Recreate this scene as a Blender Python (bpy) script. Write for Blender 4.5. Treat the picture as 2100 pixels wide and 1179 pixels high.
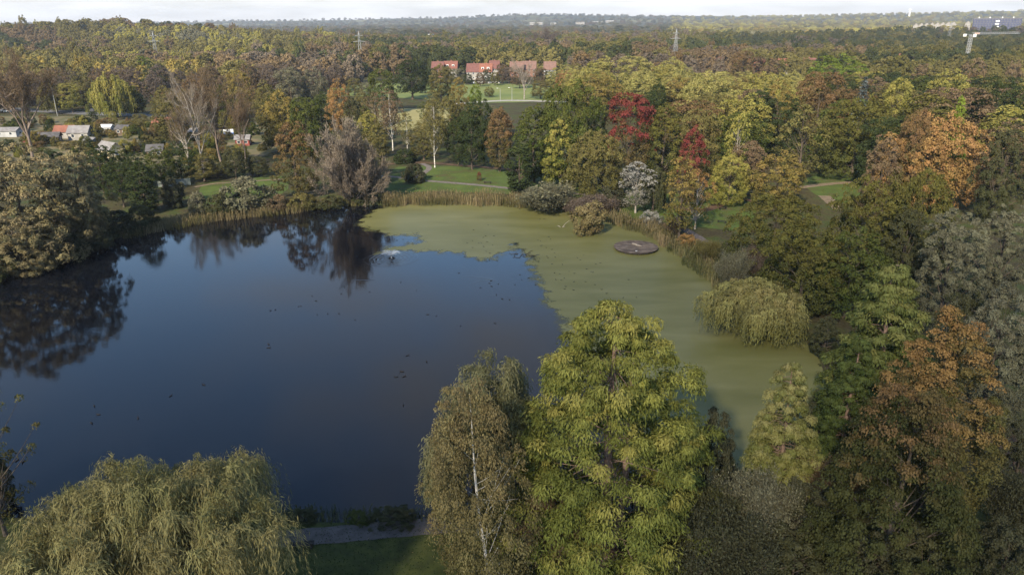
import bpy, bmesh, math, random
import numpy as np
from mathutils import Vector, Matrix
from mathutils.geometry import delaunay_2d_cdt

# ------------------------------------------------------------------ camera, sky, sun, exposure
sc = bpy.context.scene
for o in list(bpy.data.objects):
    bpy.data.objects.remove(o)
COL = sc.collection
R = math.radians

CAM = np.array([0.0, 0.0, 37.0])
FPX, PW, PH = 1500.0, 2100.0, 1179.0
PITCH, ROLL = R(20.1), R(-0.35)
cam_d = bpy.data.cameras.new('camera')
cam_d.sensor_width = 36.0
cam_d.lens = FPX / PW * 36.0
cam_d.clip_start = 0.5
cam_d.clip_end = 30000
cam = bpy.data.objects.new('camera', cam_d)
COL.objects.link(cam)
CM = Matrix.Rotation(R(90) - PITCH, 4, 'X') @ Matrix.Rotation(ROLL, 4, 'Z')
cam.matrix_world = Matrix.Translation(CAM) @ CM
sc.camera = cam
RT = np.array(CM.col[0][:3]); UP = np.array(CM.col[1][:3]); FW = -np.array(CM.col[2][:3])

SUN_DIR = Vector((-0.40, -0.90, 0.0)).normalized() * math.cos(R(33)) + Vector((0, 0, math.sin(R(33))))
world = bpy.data.worlds.new('World')
sc.world = world
world.use_nodes = True
wn, wl = world.node_tree.nodes, world.node_tree.links
wn.clear()
wo = wn.new('ShaderNodeOutputWorld'); bg = wn.new('ShaderNodeBackground')
sky = wn.new('ShaderNodeTexSky'); sky.sky_type = 'NISHITA'; sky.sun_disc = False
sky.sun_elevation = R(33); sky.sun_rotation = math.atan2(SUN_DIR.x, SUN_DIR.y)
sky.altitude = 40; sky.air_density = 1.2; sky.dust_density = 0.2; sky.ozone_density = 4.0
tc = wn.new('ShaderNodeTexCoord')
sep = wn.new('ShaderNodeSeparateXYZ'); wl.new(tc.outputs['Generated'], sep.inputs[0])
zc_ = wn.new('ShaderNodeMath'); zc_.operation = 'MAXIMUM'; zc_.inputs[1].default_value = 0.0
wl.new(sep.outputs['Z'], zc_.inputs[0])
za = wn.new('ShaderNodeMath'); za.operation = 'ADD'; za.inputs[1].default_value = 0.13
wl.new(zc_.outputs[0], za.inputs[0])
dv = wn.new('ShaderNodeVectorMath'); dv.operation = 'DIVIDE'
cmb = wn.new('ShaderNodeCombineXYZ')
for i in range(3):
    wl.new(za.outputs[0], cmb.inputs[i])
wl.new(tc.outputs['Generated'], dv.inputs[0]); wl.new(cmb.outputs[0], dv.inputs[1])
cn = wn.new('ShaderNodeTexNoise'); cn.inputs['Scale'].default_value = 0.95
cn.inputs['Detail'].default_value = 7; cn.inputs['Roughness'].default_value = 0.55
wl.new(dv.outputs[0], cn.inputs['Vector'])
cr = wn.new('ShaderNodeMapRange'); cr.interpolation_type = 'SMOOTHSTEP'
cr.inputs['From Min'].default_value = 0.49; cr.inputs['From Max'].default_value = 0.82
wl.new(cn.outputs['Fac'], cr.inputs['Value'])
hb = wn.new('ShaderNodeMapRange'); hb.interpolation_type = 'SMOOTHSTEP'
hb.inputs['From Min'].default_value = 0.015; hb.inputs['From Max'].default_value = 0.10
hb.inputs['To Min'].default_value = 0.85; hb.inputs['To Max'].default_value = 0.0
wl.new(sep.outputs['Z'], hb.inputs['Value'])
mx = wn.new('ShaderNodeMath'); mx.operation = 'MAXIMUM'
wl.new(cr.outputs[0], mx.inputs[0]); wl.new(hb.outputs[0], mx.inputs[1])
# brightness of the clouds: slow variation between white tops and grey bellies
cb_ = wn.new('ShaderNodeMapRange'); cb_.inputs['From Min'].default_value = 0.40; cb_.inputs['From Max'].default_value = 0.66
cb_.inputs['To Min'].default_value = 4.1; cb_.inputs['To Max'].default_value = 2.7
wl.new(cn.outputs['Fac'], cb_.inputs['Value'])
ccol = wn.new('ShaderNodeVectorMath'); ccol.operation = 'SCALE'; ccol.inputs[0].default_value = (1.0, 1.0, 1.04)
wl.new(cb_.outputs[0], ccol.inputs['Scale'])
mixc = wn.new('ShaderNodeMixRGB')
wl.new(mx.outputs[0], mixc.inputs[0]); wl.new(sky.outputs[0], mixc.inputs[1]); wl.new(ccol.outputs[0], mixc.inputs[2])
wl.new(mixc.outputs[0], bg.inputs[0]); bg.inputs[1].default_value = 0.118
wl.new(bg.outputs[0], wo.inputs[0])

sun_d = bpy.data.lights.new('sun', 'SUN')
sun_d.energy = 4.7; sun_d.angle = R(2.5); sun_d.color = (1.0, 0.88, 0.68)
sun = bpy.data.objects.new('sun', sun_d); COL.objects.link(sun)
sun.rotation_euler = SUN_DIR.to_track_quat('Z', 'Y').to_euler()

vs = sc.view_settings
sc.display_settings.display_device = 'sRGB'
vs.view_transform = 'Standard'; vs.look = 'None'; vs.exposure = 1.2; vs.gamma = 1.0
vs.use_curve_mapping = False
cy = sc.cycles
cy.max_bounces = 5; cy.diffuse_bounces = 2; cy.glossy_bounces = 2; cy.transmission_bounces = 2
cy.transparent_max_bounces = 4; cy.volume_bounces = 0
cy.use_denoising = True
cy.caustics_reflective = False; cy.caustics_refractive = False
cy.sample_clamp_indirect = 4.0

# ------------------------------------------------------------------ pixel helpers (photograph pixels -> places on the ground)
def ray(px, py):
    v = FW + RT * ((px - PW / 2) / FPX) - UP * ((py - PH / 2) / FPX)
    return v / np.linalg.norm(v)

def at(px, py, z=0.0):
    v = ray(px, py)
    t = (z - CAM[2]) / v[2]
    return CAM + v * t

def at_dist(px, py, d):
    v = ray(px, py)
    return CAM + v * (d / math.hypot(v[0], v[1]))

def depth(p):
    return float(np.dot(np.asarray(p) - CAM, FW))

def project(p):
    v = np.asarray(p, float) - CAM
    zz = v @ FW
    return PW / 2 + FPX * (v @ RT) / zz, PH / 2 - FPX * (v @ UP) / zz

# ------------------------------------------------------------------ object helpers
def tag(o, label=None, cat=None, group=None, kind=None):
    if label: o['label'] = label
    if cat: o['category'] = cat
    if group: o['group'] = group
    if kind: o['kind'] = kind
    return o

def link(name, data, parent=None, mat=None):
    o = bpy.data.objects.new(name, data)
    COL.objects.link(o)
    if parent is not None: o.parent = parent
    if mat is not None:
        if data is not None and len(data.materials) == 0:
            data.materials.append(mat)
        elif data is not None and data.materials[0] != mat:
            o.material_slots[0].link = 'OBJECT'
            o.material_slots[0].material = mat
    return o

def empty(name, loc, rz=0.0):
    o = bpy.data.objects.new(name, None)
    o.empty_display_size = 0.5
    COL.objects.link(o)
    o.location = loc; o.rotation_euler = (0, 0, rz)
    return o

def np_mesh(name, V, F, attr=None, smooth=False):
    """V (n,3), F (m,4) quads"""
    V = np.asarray(V, np.float32); F = np.asarray(F, np.int32)
    me = bpy.data.meshes.new(name)
    me.vertices.add(len(V)); me.vertices.foreach_set('co', V.ravel())
    k = F.shape[1]
    me.loops.add(F.size); me.loops.foreach_set('vertex_index', F.ravel())
    me.polygons.add(len(F)); me.polygons.foreach_set('loop_start', np.arange(len(F), dtype=np.int32) * k)
    if smooth:
        me.polygons.foreach_set('use_smooth', np.ones(len(F), bool))
    if attr is not None:
        a = me.attributes.new('tint', 'FLOAT_COLOR', 'POINT')
        a.data.foreach_set('color', np.asarray(attr, np.float32).ravel())
    me.update(calc_edges=True)
    return me

def quads_mesh(name, Q, T):
    """Q (n,4,3) quads, T (n,3) per-quad tint"""
    n = len(Q)
    A = np.ones((n, 4, 4), np.float32)
    A[:, :, :3] = T[:, None, :]
    return np_mesh(name, Q.reshape(-1, 3), np.arange(n * 4).reshape(n, 4), A.reshape(-1, 4))

class MB:
    """collects boxes, prisms and tubes into one mesh"""
    def __init__(s): s.v = []; s.f = []
    def add(s, v, f):
        b = len(s.v); s.v += [tuple(map(float, p)) for p in v]; s.f += [tuple(i + b for i in q) for q in f]; return s
    def box(s, x0, x1, y0, y1, z0, z1):
        return s.add([(x0,y0,z0),(x1,y0,z0),(x1,y1,z0),(x0,y1,z0),(x0,y0,z1),(x1,y0,z1),(x1,y1,z1),(x0,y1,z1)],
                     [(0,3,2,1),(4,5,6,7),(0,1,5,4),(1,2,6,5),(2,3,7,6),(3,0,4,7)])
    def tube(s, pts, rad, n=6):
        V, F = tube_arrays([(np.asarray(pts, float), np.asarray(rad, float))], n)
        return s.add(V.tolist(), F.tolist())
    def build(s, name, mat=None, parent=None, smooth=False):
        me = bpy.data.meshes.new(name); me.from_pydata(s.v, [], s.f)
        if smooth:
            for p in me.polygons: p.use_smooth = True
        me.update()
        return link(name, me, parent, mat)

def tube_arrays(polys, n=6):
    VV, FF, base = [], [], 0
    for P, r in polys:
        P = np.asarray(P, float); k = len(P)
        T = np.gradient(P, axis=0); T /= np.linalg.norm(T, axis=1, keepdims=True) + 1e-9
        ref = np.where(np.abs(T[:, 2:3]) > 0.9, np.array([[1.0, 0, 0]]), np.array([[0, 0, 1.0]]))
        A = np.cross(T, ref); A /= np.linalg.norm(A, axis=1, keepdims=True) + 1e-9
        B = np.cross(T, A)
        th = np.linspace(0, 2 * math.pi, n, endpoint=False)
        ring = P[:, None, :] + np.asarray(r, float)[:, None, None] * (np.cos(th)[None, :, None] * A[:, None, :] + np.sin(th)[None, :, None] * B[:, None, :])
        VV.append(ring.reshape(-1, 3))
        i = np.arange(k - 1)[:, None] * n; j = np.arange(n)[None, :]; j2 = (j + 1) % n
        FF.append((np.stack([i + j, i + j2, i + n + j2, i + n + j], -1) + base).reshape(-1, 4))
        base += k * n
    return np.concatenate(VV), np.concatenate(FF)

# ------------------------------------------------------------------ materials
def new_mat(name):
    m = bpy.data.materials.new(name); m.use_nodes = True
    m.node_tree.nodes.clear()
    return m, m.node_tree.nodes, m.node_tree.links

def noise_mat(name, c1, c2, scale=3.0, rough=0.9, detail=5, bump=0.0, c3=None, coord='Object', lo=0.35, hi=0.65):
    m, n, l = new_mat(name)
    out = n.new('ShaderNodeOutputMaterial'); p = n.new('ShaderNodeBsdfPrincipled')
    t = n.new('ShaderNodeTexCoord'); ns = n.new('ShaderNodeTexNoise')
    ns.inputs['Scale'].default_value = scale; ns.inputs['Detail'].default_value = detail
    l.new(t.outputs[coord], ns.inputs['Vector'])
    r = n.new('ShaderNodeValToRGB')
    r.color_ramp.elements[0].position = lo; r.color_ramp.elements[0].color = (*c1, 1)
    r.color_ramp.elements[1].position = hi; r.color_ramp.elements[1].color = (*c2, 1)
    if c3:
        e = r.color_ramp.elements.new(0.5 * (lo + hi)); e.color = (*c3, 1)
    l.new(ns.outputs['Fac'], r.inputs[0]); l.new(r.outputs[0], p.inputs['Base Color'])
    p.inputs['Roughness'].default_value = rough
    p.inputs['Specular IOR Level'].default_value = 0.25
    if bump:
        b = n.new('ShaderNodeBump'); b.inputs['Strength'].default_value = bump; b.inputs['Distance'].default_value = 0.05
        n2 = n.new('ShaderNodeTexNoise'); n2.inputs['Scale'].default_value = scale * 4; n2.inputs['Detail'].default_value = 4
        l.new(t.outputs[coord], n2.inputs['Vector'])
        l.new(n2.outputs['Fac'], b.inputs['Height']); l.new(b.outputs[0], p.inputs['Normal'])
    l.new(p.outputs[0], out.inputs[0])
    return m

LEAF = {}
def leaf_mat(name, c1, c2=None, mixlo=0.35, mixhi=0.75, var=0.38, trans=0.28, hue=0.010, sat=.95):
    """c1 low in the crown, c2 towards the top (autumn colour), broken up clump by clump and leaf by leaf"""
    if name in LEAF: return LEAF[name]
    m, n, l = new_mat('leaf_' + name)
    out = n.new('ShaderNodeOutputMaterial')
    a = n.new('ShaderNodeAttribute'); a.attribute_name = 'tint'
    s = n.new('ShaderNodeSeparateColor'); l.new(a.outputs['Color'], s.inputs[0])
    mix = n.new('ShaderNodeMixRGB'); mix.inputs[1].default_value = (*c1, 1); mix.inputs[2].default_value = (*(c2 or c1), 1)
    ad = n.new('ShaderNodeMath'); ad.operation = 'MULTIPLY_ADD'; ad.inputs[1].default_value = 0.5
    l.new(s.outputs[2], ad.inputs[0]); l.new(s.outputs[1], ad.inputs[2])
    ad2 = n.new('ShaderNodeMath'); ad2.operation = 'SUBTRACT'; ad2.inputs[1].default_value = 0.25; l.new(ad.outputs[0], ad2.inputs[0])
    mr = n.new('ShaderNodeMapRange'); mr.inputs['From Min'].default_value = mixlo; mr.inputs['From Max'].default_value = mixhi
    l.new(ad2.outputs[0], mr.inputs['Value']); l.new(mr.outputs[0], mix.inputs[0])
    hs = n.new('ShaderNodeHueSaturation'); hs.inputs['Saturation'].default_value = sat
    oi = n.new('ShaderNodeObjectInfo')
    hm = n.new('ShaderNodeMapRange'); hm.inputs['To Min'].default_value = 0.5 - hue; hm.inputs['To Max'].default_value = 0.5 + hue
    hsum = n.new('ShaderNodeMath'); hsum.operation = 'ADD'
    l.new(oi.outputs['Random'], hsum.inputs[0]); l.new(s.outputs[2], hsum.inputs[1])
    hfr = n.new('ShaderNodeMath'); hfr.operation = 'FRACT'; l.new(hsum.outputs[0], hfr.inputs[0])
    l.new(hfr.outputs[0], hm.inputs['Value']); l.new(hm.outputs[0], hs.inputs['Hue'])
    vm = n.new('ShaderNodeMapRange'); vm.inputs['To Min'].default_value = 1 - var; vm.inputs['To Max'].default_value = 1 + var
    l.new(s.outputs[0], vm.inputs['Value']); l.new(vm.outputs[0], hs.inputs['Value'])
    l.new(mix.outputs[0], hs.inputs['Color'])
    d = n.new('ShaderNodeBsdfDiffuse'); t = n.new('ShaderNodeBsdfTranslucent'); ms = n.new('ShaderNodeMixShader')
    l.new(hs.outputs[0], d.inputs[0]); l.new(hs.outputs[0], t.inputs[0]); ms.inputs[0].default_value = trans
    l.new(d.outputs[0], ms.inputs[1]); l.new(t.outputs[0], ms.inputs[2]); l.new(ms.outputs[0], out.inputs[0])
    LEAF[name] = m
    return m

# palette: name -> (low colour, high colour)
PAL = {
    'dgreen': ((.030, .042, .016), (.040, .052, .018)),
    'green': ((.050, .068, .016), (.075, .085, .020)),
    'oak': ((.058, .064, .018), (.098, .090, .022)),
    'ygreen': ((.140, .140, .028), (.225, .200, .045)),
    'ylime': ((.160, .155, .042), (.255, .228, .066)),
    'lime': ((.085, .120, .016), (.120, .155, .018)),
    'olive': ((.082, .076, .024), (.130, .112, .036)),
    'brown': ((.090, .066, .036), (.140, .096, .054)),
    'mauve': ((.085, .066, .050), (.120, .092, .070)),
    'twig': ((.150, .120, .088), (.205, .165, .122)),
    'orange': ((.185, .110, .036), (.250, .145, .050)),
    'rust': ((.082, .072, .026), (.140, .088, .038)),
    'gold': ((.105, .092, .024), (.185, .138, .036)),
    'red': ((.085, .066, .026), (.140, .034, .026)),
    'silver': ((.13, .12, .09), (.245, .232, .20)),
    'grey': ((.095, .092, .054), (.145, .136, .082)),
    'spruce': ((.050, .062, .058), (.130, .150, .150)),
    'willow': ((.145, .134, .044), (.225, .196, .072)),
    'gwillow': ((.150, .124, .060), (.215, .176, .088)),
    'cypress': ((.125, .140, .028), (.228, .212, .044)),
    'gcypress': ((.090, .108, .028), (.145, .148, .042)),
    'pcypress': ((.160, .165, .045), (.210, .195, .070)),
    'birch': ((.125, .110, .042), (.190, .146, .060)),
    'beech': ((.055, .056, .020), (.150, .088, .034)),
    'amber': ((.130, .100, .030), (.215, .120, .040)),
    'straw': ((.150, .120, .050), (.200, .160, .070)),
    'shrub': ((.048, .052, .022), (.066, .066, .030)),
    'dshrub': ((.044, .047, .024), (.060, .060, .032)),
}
def pal(k):
    c = PAL[k]
    if k == 'red': return leaf_mat(k, c[0], c[1], .50, .68)
    return leaf_mat(k, c[0], c[1])

BARK = noise_mat('bark_brown', (.045, .034, .025), (.10, .078, .058), 4.0, .95, bump=.6)
BARKP = noise_mat('bark_pale', (.16, .135, .11), (.30, .27, .23), 3.0, .9, bump=.4)
BARKR = noise_mat('bark_cypress', (.13, .085, .062), (.24, .165, .125), 5.0, .95, bump=.5)
BIRCH = noise_mat('bark_birch', (.06, .05, .045), (.52, .49, .44), 2.2, .8, lo=.36, hi=.46)
TWIG = noise_mat('twig_wood', (.10, .075, .06), (.19, .15, .12), 6.0, .95)

# ------------------------------------------------------------------ foliage generators
def unit(v): return v / (np.linalg.norm(v, axis=-1, keepdims=True) + 1e-9)

def diamonds(C, N, L, Wd, T=None, rng=None):
    """leaf-shaped quads at C with normal N, long axis T (or random)"""
    n = len(C)
    if T is None: T = rng.normal(size=(n, 3))
    T = unit(T - N * np.sum(T * N, 1, keepdims=True))
    B = np.cross(N, T)
    L = np.broadcast_to(np.asarray(L, float), (n,))[:, None]; Wd = np.broadcast_to(np.asarray(Wd, float), (n,))[:, None]
    return np.stack([C - T * L / 2, C + B * Wd / 2 - T * L * .08, C + T * L / 2, C - B * Wd / 2 - T * L * .08], 1)

PROF = {
    'round': lambda v: np.sqrt(np.clip(1 - ((v - .42) / .60) ** 2, 0, 1)),
    'oval': lambda v: np.sqrt(np.clip(1 - ((v - .46) / .56) ** 2, 0, 1)) * .98,
    'dome': lambda v: np.sqrt(np.clip(1 - ((v - .15) / .88) ** 2, 0, 1)),
    'cone': lambda v: np.clip(1.02 - v, 0, 1) ** .75 * np.clip(.55 + v * 3, 0, 1),
    'column': lambda v: np.clip(.75 + .5 * v, 0, 1) * np.sqrt(np.clip(1 - (np.clip(v - .5, 0, 1) / .52) ** 2, 0, 1)),
    'egg': lambda v: np.sqrt(np.clip(1 - ((v - .33) / .69) ** 2, 0, 1)),
}

def clumps(rng, H, W, cb, prof, n, irr=.16, shell=.62, inset=0.0):
    f = PROF[prof]
    v = rng.random(n * 12)
    r = f(v); keep = rng.random(len(v)) < (r + .12)
    v = v[keep][:n]; r = f(v)
    th = rng.random(len(v)) * 2 * math.pi
    ph = rng.random(4) * 6.28
    mod = 1 + irr * np.sin(2 * th + ph[0]) + irr * .7 * np.sin(3 * th + ph[1] + v * 5) + irr * .5 * np.sin(9 * v + ph[2])
    rho = np.maximum((W / 2 - inset) * r * mod, 0) * np.sqrt(shell ** 2 + (1 - shell ** 2) * rng.random(len(v)))
    z = cb * H + v * (H * (1 - cb) - inset) * (1 + .05 * np.sin(2 * th + ph[3]))
    return np.stack([rho * np.cos(th), rho * np.sin(th), z], 1), v

def crown_quads(rng, H, W, cb=.22, prof='round', n=120, rc=(.09, .15), flat=.8, lpc=60, leaf=(.55, .32), droop=0.0, irr=.16, shell=.62, jit=.55, out=.7, up=.55):
    C, v = clumps(rng, H, W, cb, prof, n, irr, shell, inset=W * rc[0] * .8)
    n = len(C)
    rcv = W * rng.uniform(rc[0], rc[1], n)
    o = unit(C - np.array([0, 0, H * (cb + (1 - cb) * .35)]))
    k = np.repeat(np.arange(n), lpc)
    d = unit(rng.normal(size=(len(k), 3)) * .75 + o[k] * out + np.array([0, 0, up]))
    rr = rcv[k] * (.62 + .45 * rng.random(len(k)))
    P = C[k] + d * rr[:, None] * np.array([1, 1, flat])
    if droop:
        low = np.clip(.5 - d[:, 2], 0, 1)
        P[:, 2] -= droop * rcv[k] * low * rng.random(len(k)) * 1.6
    N = unit(d + jit * rng.normal(size=d.shape))
    T = None
    if droop:
        T = unit(np.stack([d[:, 0], d[:, 1], -1.0 - droop * rng.random(len(k))], 1) + .35 * rng.normal(size=d.shape))
    sz = .7 + .6 * rng.random(len(k))
    Q = diamonds(P, N, leaf[0] * sz, leaf[1] * sz, T, rng)
    cr_ = rng.random(n)
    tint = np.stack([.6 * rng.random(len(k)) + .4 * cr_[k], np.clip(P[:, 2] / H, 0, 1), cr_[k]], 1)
    return Q, tint, C

def limb_tubes(rng, H, W, C, cb, tr, nl=14, top=.8, lean=(0, 0), wob=.02, lf=.5):
    zs = np.linspace(0, H * top, 9)
    ph = rng.random(2) * 6
    X = lean[0] * zs / H + wob * H * np.sin(zs / H * 5 + ph[0]) * (zs / H); Y = lean[1] * zs / H + wob * H * np.sin(zs / H * 4 + ph[1]) * (zs / H)
    TP = np.stack([X, Y, zs], 1)
    rad = tr * (1 - .86 * (zs / (H * top)) ** .8); rad[0] *= 1.35
    polys = [(TP, rad)]
    if len(C):
        for i in rng.choice(len(C), min(nl, len(C)), replace=False):
            c = C[i]
            t0 = np.clip((c[2] - .22 * H * (0.4 + rng.random())) / (H * top), .18, .95)
            p0 = np.array([np.interp(t0 * H * top, zs, TP[:, k]) for k in range(3)])
            u = np.linspace(0, 1, 5)[:, None]
            P = p0 * (1 - u) + c * u
            P[:, 2] += (np.sin(u[:, 0] * math.pi) * -.04 * np.linalg.norm(c - p0))
            r0 = tr * (1 - .8 * t0) * lf
            polys.append((P, r0 * (1 - .8 * u[:, 0])))
    return polys

PROTO = {}
def proto(key, fn):
    if key not in PROTO: PROTO[key] = fn()
    return PROTO[key]

def make_broad(seed, H=16., W=12., cb=.2, prof='round', tr=.34, bark=None, nl=14, top=.75, lean=(0, 0), n6=6, lf=.5, **kw):
    rng = np.random.default_rng(seed)
    Q, T, C = crown_quads(rng, H, W, cb, prof, **kw)
    zs_ = H / np.percentile(Q[:, 0, 2], 99.7); ws_ = (W / 2) / np.percentile(np.hypot(Q[:, 0, 0], Q[:, 0, 1]), 98.5)
    Q = Q * np.array([ws_, ws_, zs_]); C = C * np.array([ws_, ws_, zs_])
    V, F = tube_arrays(limb_tubes(rng, H, W, C, cb, tr, nl, top, lean, lf=lf), n6)
    if lean != (0, 0):
        Q[:, :, 0] += lean[0] * Q[:, :, 2] / H; Q[:, :, 1] += lean[1] * Q[:, :, 2] / H
    return dict(H=H, W=W, crown=quads_mesh('crown', Q, T), trunk=np_mesh('trunk', V, F, smooth=True), bark=bark or BARK)

def make_twiggy(seed, H=15., W=13., fan=1.0, stems=9, ntw=9000, tw=(.9, .05), base_h=.05, tr=.22, leaves=0, bark=None, single=False, low=False, lsz=(.34, .2)):
    """bare crown: forking limbs and a haze of fine twigs"""
    rng = np.random.default_rng(seed)
    polys, ends = [], []
    if single:
        zs = np.linspace(0, H * .45, 6)
        polys.append((np.stack([.02 * H * np.sin(zs / H * 6), .02 * H * np.cos(zs / H * 5) - .02 * H, zs], 1), tr * (1.2 - .6 * zs / (H * .45))))
    def grow(p, d, L, r, lev):
        n = 5
        P = [p]; dd = d.copy()
        for i in range(n):
            dd = unit(dd + rng.normal(size=3) * .10 + np.array([0, 0, .06]))
            P.append(P[-1] + dd * L / n)
        P = np.array(P)
        polys.append((P, np.linspace(r, r * .45, n + 1)))
        ends.append((P, lev))
        if lev < 3:
            for k in range(3 if lev < 2 else 2):
                q = P[rng.integers(2, n + 1)]
                grow(q, unit(dd + rng.normal(size=3) * .42 + np.array([0, 0, .1])), L * rng.uniform(.5, .7), r * .5, lev + 1)
    for s in range(stems):
        a = s / stems * 2 * math.pi + rng.random() * .6
        sp = fan * rng.uniform(.05, .8)
        d = unit(np.array([math.cos(a) * sp, math.sin(a) * sp, 1.0]))
        z0 = H * (rng.uniform(.2, .45) if single else base_h * rng.random())
        p0 = np.array([0.02 * H * math.sin(z0 / H * 6) if single else .3 * math.cos(a), 0.02 * H * (math.cos(z0 / H * 5) - 1) if single else .3 * math.sin(a), z0])
        grow(p0, d, H * rng.uniform(.38, .5) * (.8 if single else 1), tr * (.55 if single else .6), 0)
    segs = [P for P, lev in ends if lev >= (0 if low else 1)]
    k = rng.integers(0, len(segs), ntw); u = rng.integers(1, 6, ntw)
    S = np.array([segs[i][j] for i, j in zip(k, u)]); D = unit(np.array([segs[i][j] - segs[i][j - 1] for i, j in zip(k, u)]))
    D = unit(D + rng.normal(size=D.shape) * .45 + np.array([0, 0, .15]))
    L = tw[0] * rng.uniform(.5, 1.4, ntw)
    N = unit(np.cross(D, rng.normal(size=D.shape)))
    S = S + rng.normal(size=S.shape) * .25
    Q = diamonds(S + D * L[:, None] / 2, N, L, tw[1], D, rng)
    hh = np.clip(S[:, 2] / H, 0, 1); rn = rng.random(ntw)
    T = np.stack([rn, hh, rng.random(len(segs))[k]], 1)
    if leaves:
        k = rng.integers(0, ntw, leaves)
        P = S[k] + D[k] * L[k, None] * rng.random((leaves, 1)) + rng.normal(size=(leaves, 3)) * .2
        Q2 = diamonds(P, unit(rng.normal(size=(leaves, 3)) + np.array([0, 0, .6])), lsz[0], lsz[1], None, rng)
        T2 = np.stack([rng.random(leaves), np.clip(P[:, 2] / H, 0, 1), T[k, 2]], 1)
        Q = np.concatenate([Q, Q2]); T = np.concatenate([T, T2])
    V, F = tube_arrays(polys, 5)
    ext = np.percentile(np.linalg.norm(Q[:, 0, :2], axis=1), 97) * 2; hx = np.percentile(Q[:, 0, 2], 99.5)
    s = np.array([W / ext, W / ext, H / hx])
    Q = Q * s; V = V * s
    return dict(H=H, W=W, crown=quads_mesh('crown', Q, T), trunk=np_mesh('trunk', V, F, smooth=True), bark=bark or TWIG)

def make_willow(seed, H=13., W=17., tufts=120, strands=26, steps=16, drop=(2.0, 4.5), leaf=(.26, .06), tr=.5, reach=.9, ground=.12, lobes=0.16, two=1, flat=1.0, arch=(.15, .55), mounds=0):
    rng = np.random.default_rng(seed)
    ph = rng.random(3) * 6.28
    # tufts over a dome, several layers
    v = rng.random(tufts * 4); th = rng.random(tufts * 4) * 6.283
    el = np.arcsin(v ** .8)
    lay = rng.choice([1.0, .82, .62], len(v), p=[.55, .3, .15])
    mod = 1 + lobes * np.sin(3 * th + ph[0]) * np.cos(el) + lobes * .7 * np.sin(5 * th + ph[1] + 3 * el)
    C = np.stack([W / 2 * .86 * np.cos(el) * np.cos(th), W / 2 * .86 * np.cos(el) * np.sin(th), H * (.30 + .66 * np.sin(el) ** flat)], 1)
    C[:, :2] *= (lay * mod)[:, None]; C[:, 2] *= (.55 + .45 * lay) * (1 + .10 * np.sin(4 * th + ph[2]))
    if mounds:
        mc = []
        for i in range(mounds):
            a_ = i * 2.399 + rng.random() * .5; q_ = math.sqrt((i + .3) / mounds) * .74
            rm = W * rng.uniform(.11, .17)
            mc.append((W / 2 * q_ * math.cos(a_), W / 2 * q_ * math.sin(a_), H * (1.0 - .42 * q_ ** 2.2) * rng.uniform(.90, 1.0) - rm * .8, rm))
        mc = np.array(mc); w_ = rng.integers(0, mounds, len(v))
        el = np.arcsin(v ** .7); e3 = np.stack([np.cos(el) * np.cos(th), np.cos(el) * np.sin(th), np.sin(el)], 1)
        C = mc[w_, :3] + e3 * mc[w_, 3:4] * np.array([1, 1, .8]) * rng.choice([1.0, .7], len(v), p=[.75, .25])[:, None]
    sel = []
    mind = W * .062 * (.72 if mounds else 1)
    for i in range(len(C)):
        if all(np.linalg.norm(C[i] - C[j]) > mind for j in sel): sel.append(i)
        if len(sel) >= tufts: break
    C = C[sel]; n = len(C)
    o = unit(C * np.array([1, 1, 0.0]) + 1e-3)
    if mounds:
        j_ = ((C[:, None, :] - mc[None, :, :3]) ** 2).sum(-1).argmin(1); o = unit((C - mc[j_, :3]) * np.array([1, 1, 0]) + .3 * o + 1e-3)
    k = np.repeat(np.arange(n), strands); ns = len(k)
    az = np.arctan2(o[k, 1], o[k, 0]) + (rng.normal(size=(n, 6)) * 1.0)[k, rng.integers(0, 6, ns)] + rng.normal(size=ns) * .13
    hd = np.stack([np.cos(az), np.sin(az)], 1)
    L = rng.uniform(drop[0], drop[1], ns); a = reach * rng.uniform(.25, 1.15, ns); b = rng.uniform(arch[0], arch[1], ns)
    L = np.minimum(L, np.maximum(C[k, 2] - H * ground, .6))
    t = np.linspace(.04, 1, steps)
    S = np.zeros((ns, steps, 3))
    hr = 1 - np.exp(-t * 4.0)
    S[:, :, :2] = C[k, None, :2] + rng.normal(size=(ns, 1, 2)) * .16 + hd[:, None, :] * (a[:, None] * hr[None, :])[:, :, None]
    S[:, :, 2] = C[k, None, 2] + (b[:, None] * np.sin(np.minimum(t * 5, math.pi))[None, :]) - L[:, None] * (np.clip(t - .1, 0, 1) ** 1.15)[None, :]
    S[:, :, :2] += rng.normal(size=(ns, steps, 2)) * .03
    D = np.gradient(S, axis=1)
    tn = rng.random(n)
    qs, ts = [], []
    for rep in range(two):
        P = (S + rng.normal(size=S.shape) * .05).reshape(-1, 3)
        TT = unit(D.reshape(-1, 3) + rng.normal(size=P.shape) * .05 + np.array([0, 0, -.03]))
        on = np.repeat(np.concatenate([hd, .5 * np.ones((ns, 1))], 1), steps, 0)
        N = unit(on + .55 * rng.normal(size=P.shape))
        sz = .7 + .6 * rng.random(len(P))
        step = np.linalg.norm(D.reshape(-1, 3), axis=1)
        Q = diamonds(P, N, np.maximum(leaf[0] * sz, step * 1.25), leaf[1] * sz, TT, rng)
        T = np.stack([.15 + .4 * rng.random(len(P)) + .45 * np.repeat(tn[k], steps), np.clip(P[:, 2] / H, 0, 1), np.repeat(tn[k], steps)], 1)
        qs.append(Q); ts.append(np.clip(T, 0, 1))
    V, F = tube_arrays(limb_tubes(rng, H, W, C, .3, tr, 40, .55), 6)
    return dict(H=H, W=W, crown=quads_mesh('crown', np.concatenate(qs), np.concatenate(ts)), trunk=np_mesh('trunk', V, F, smooth=True), bark=BARK)

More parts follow.
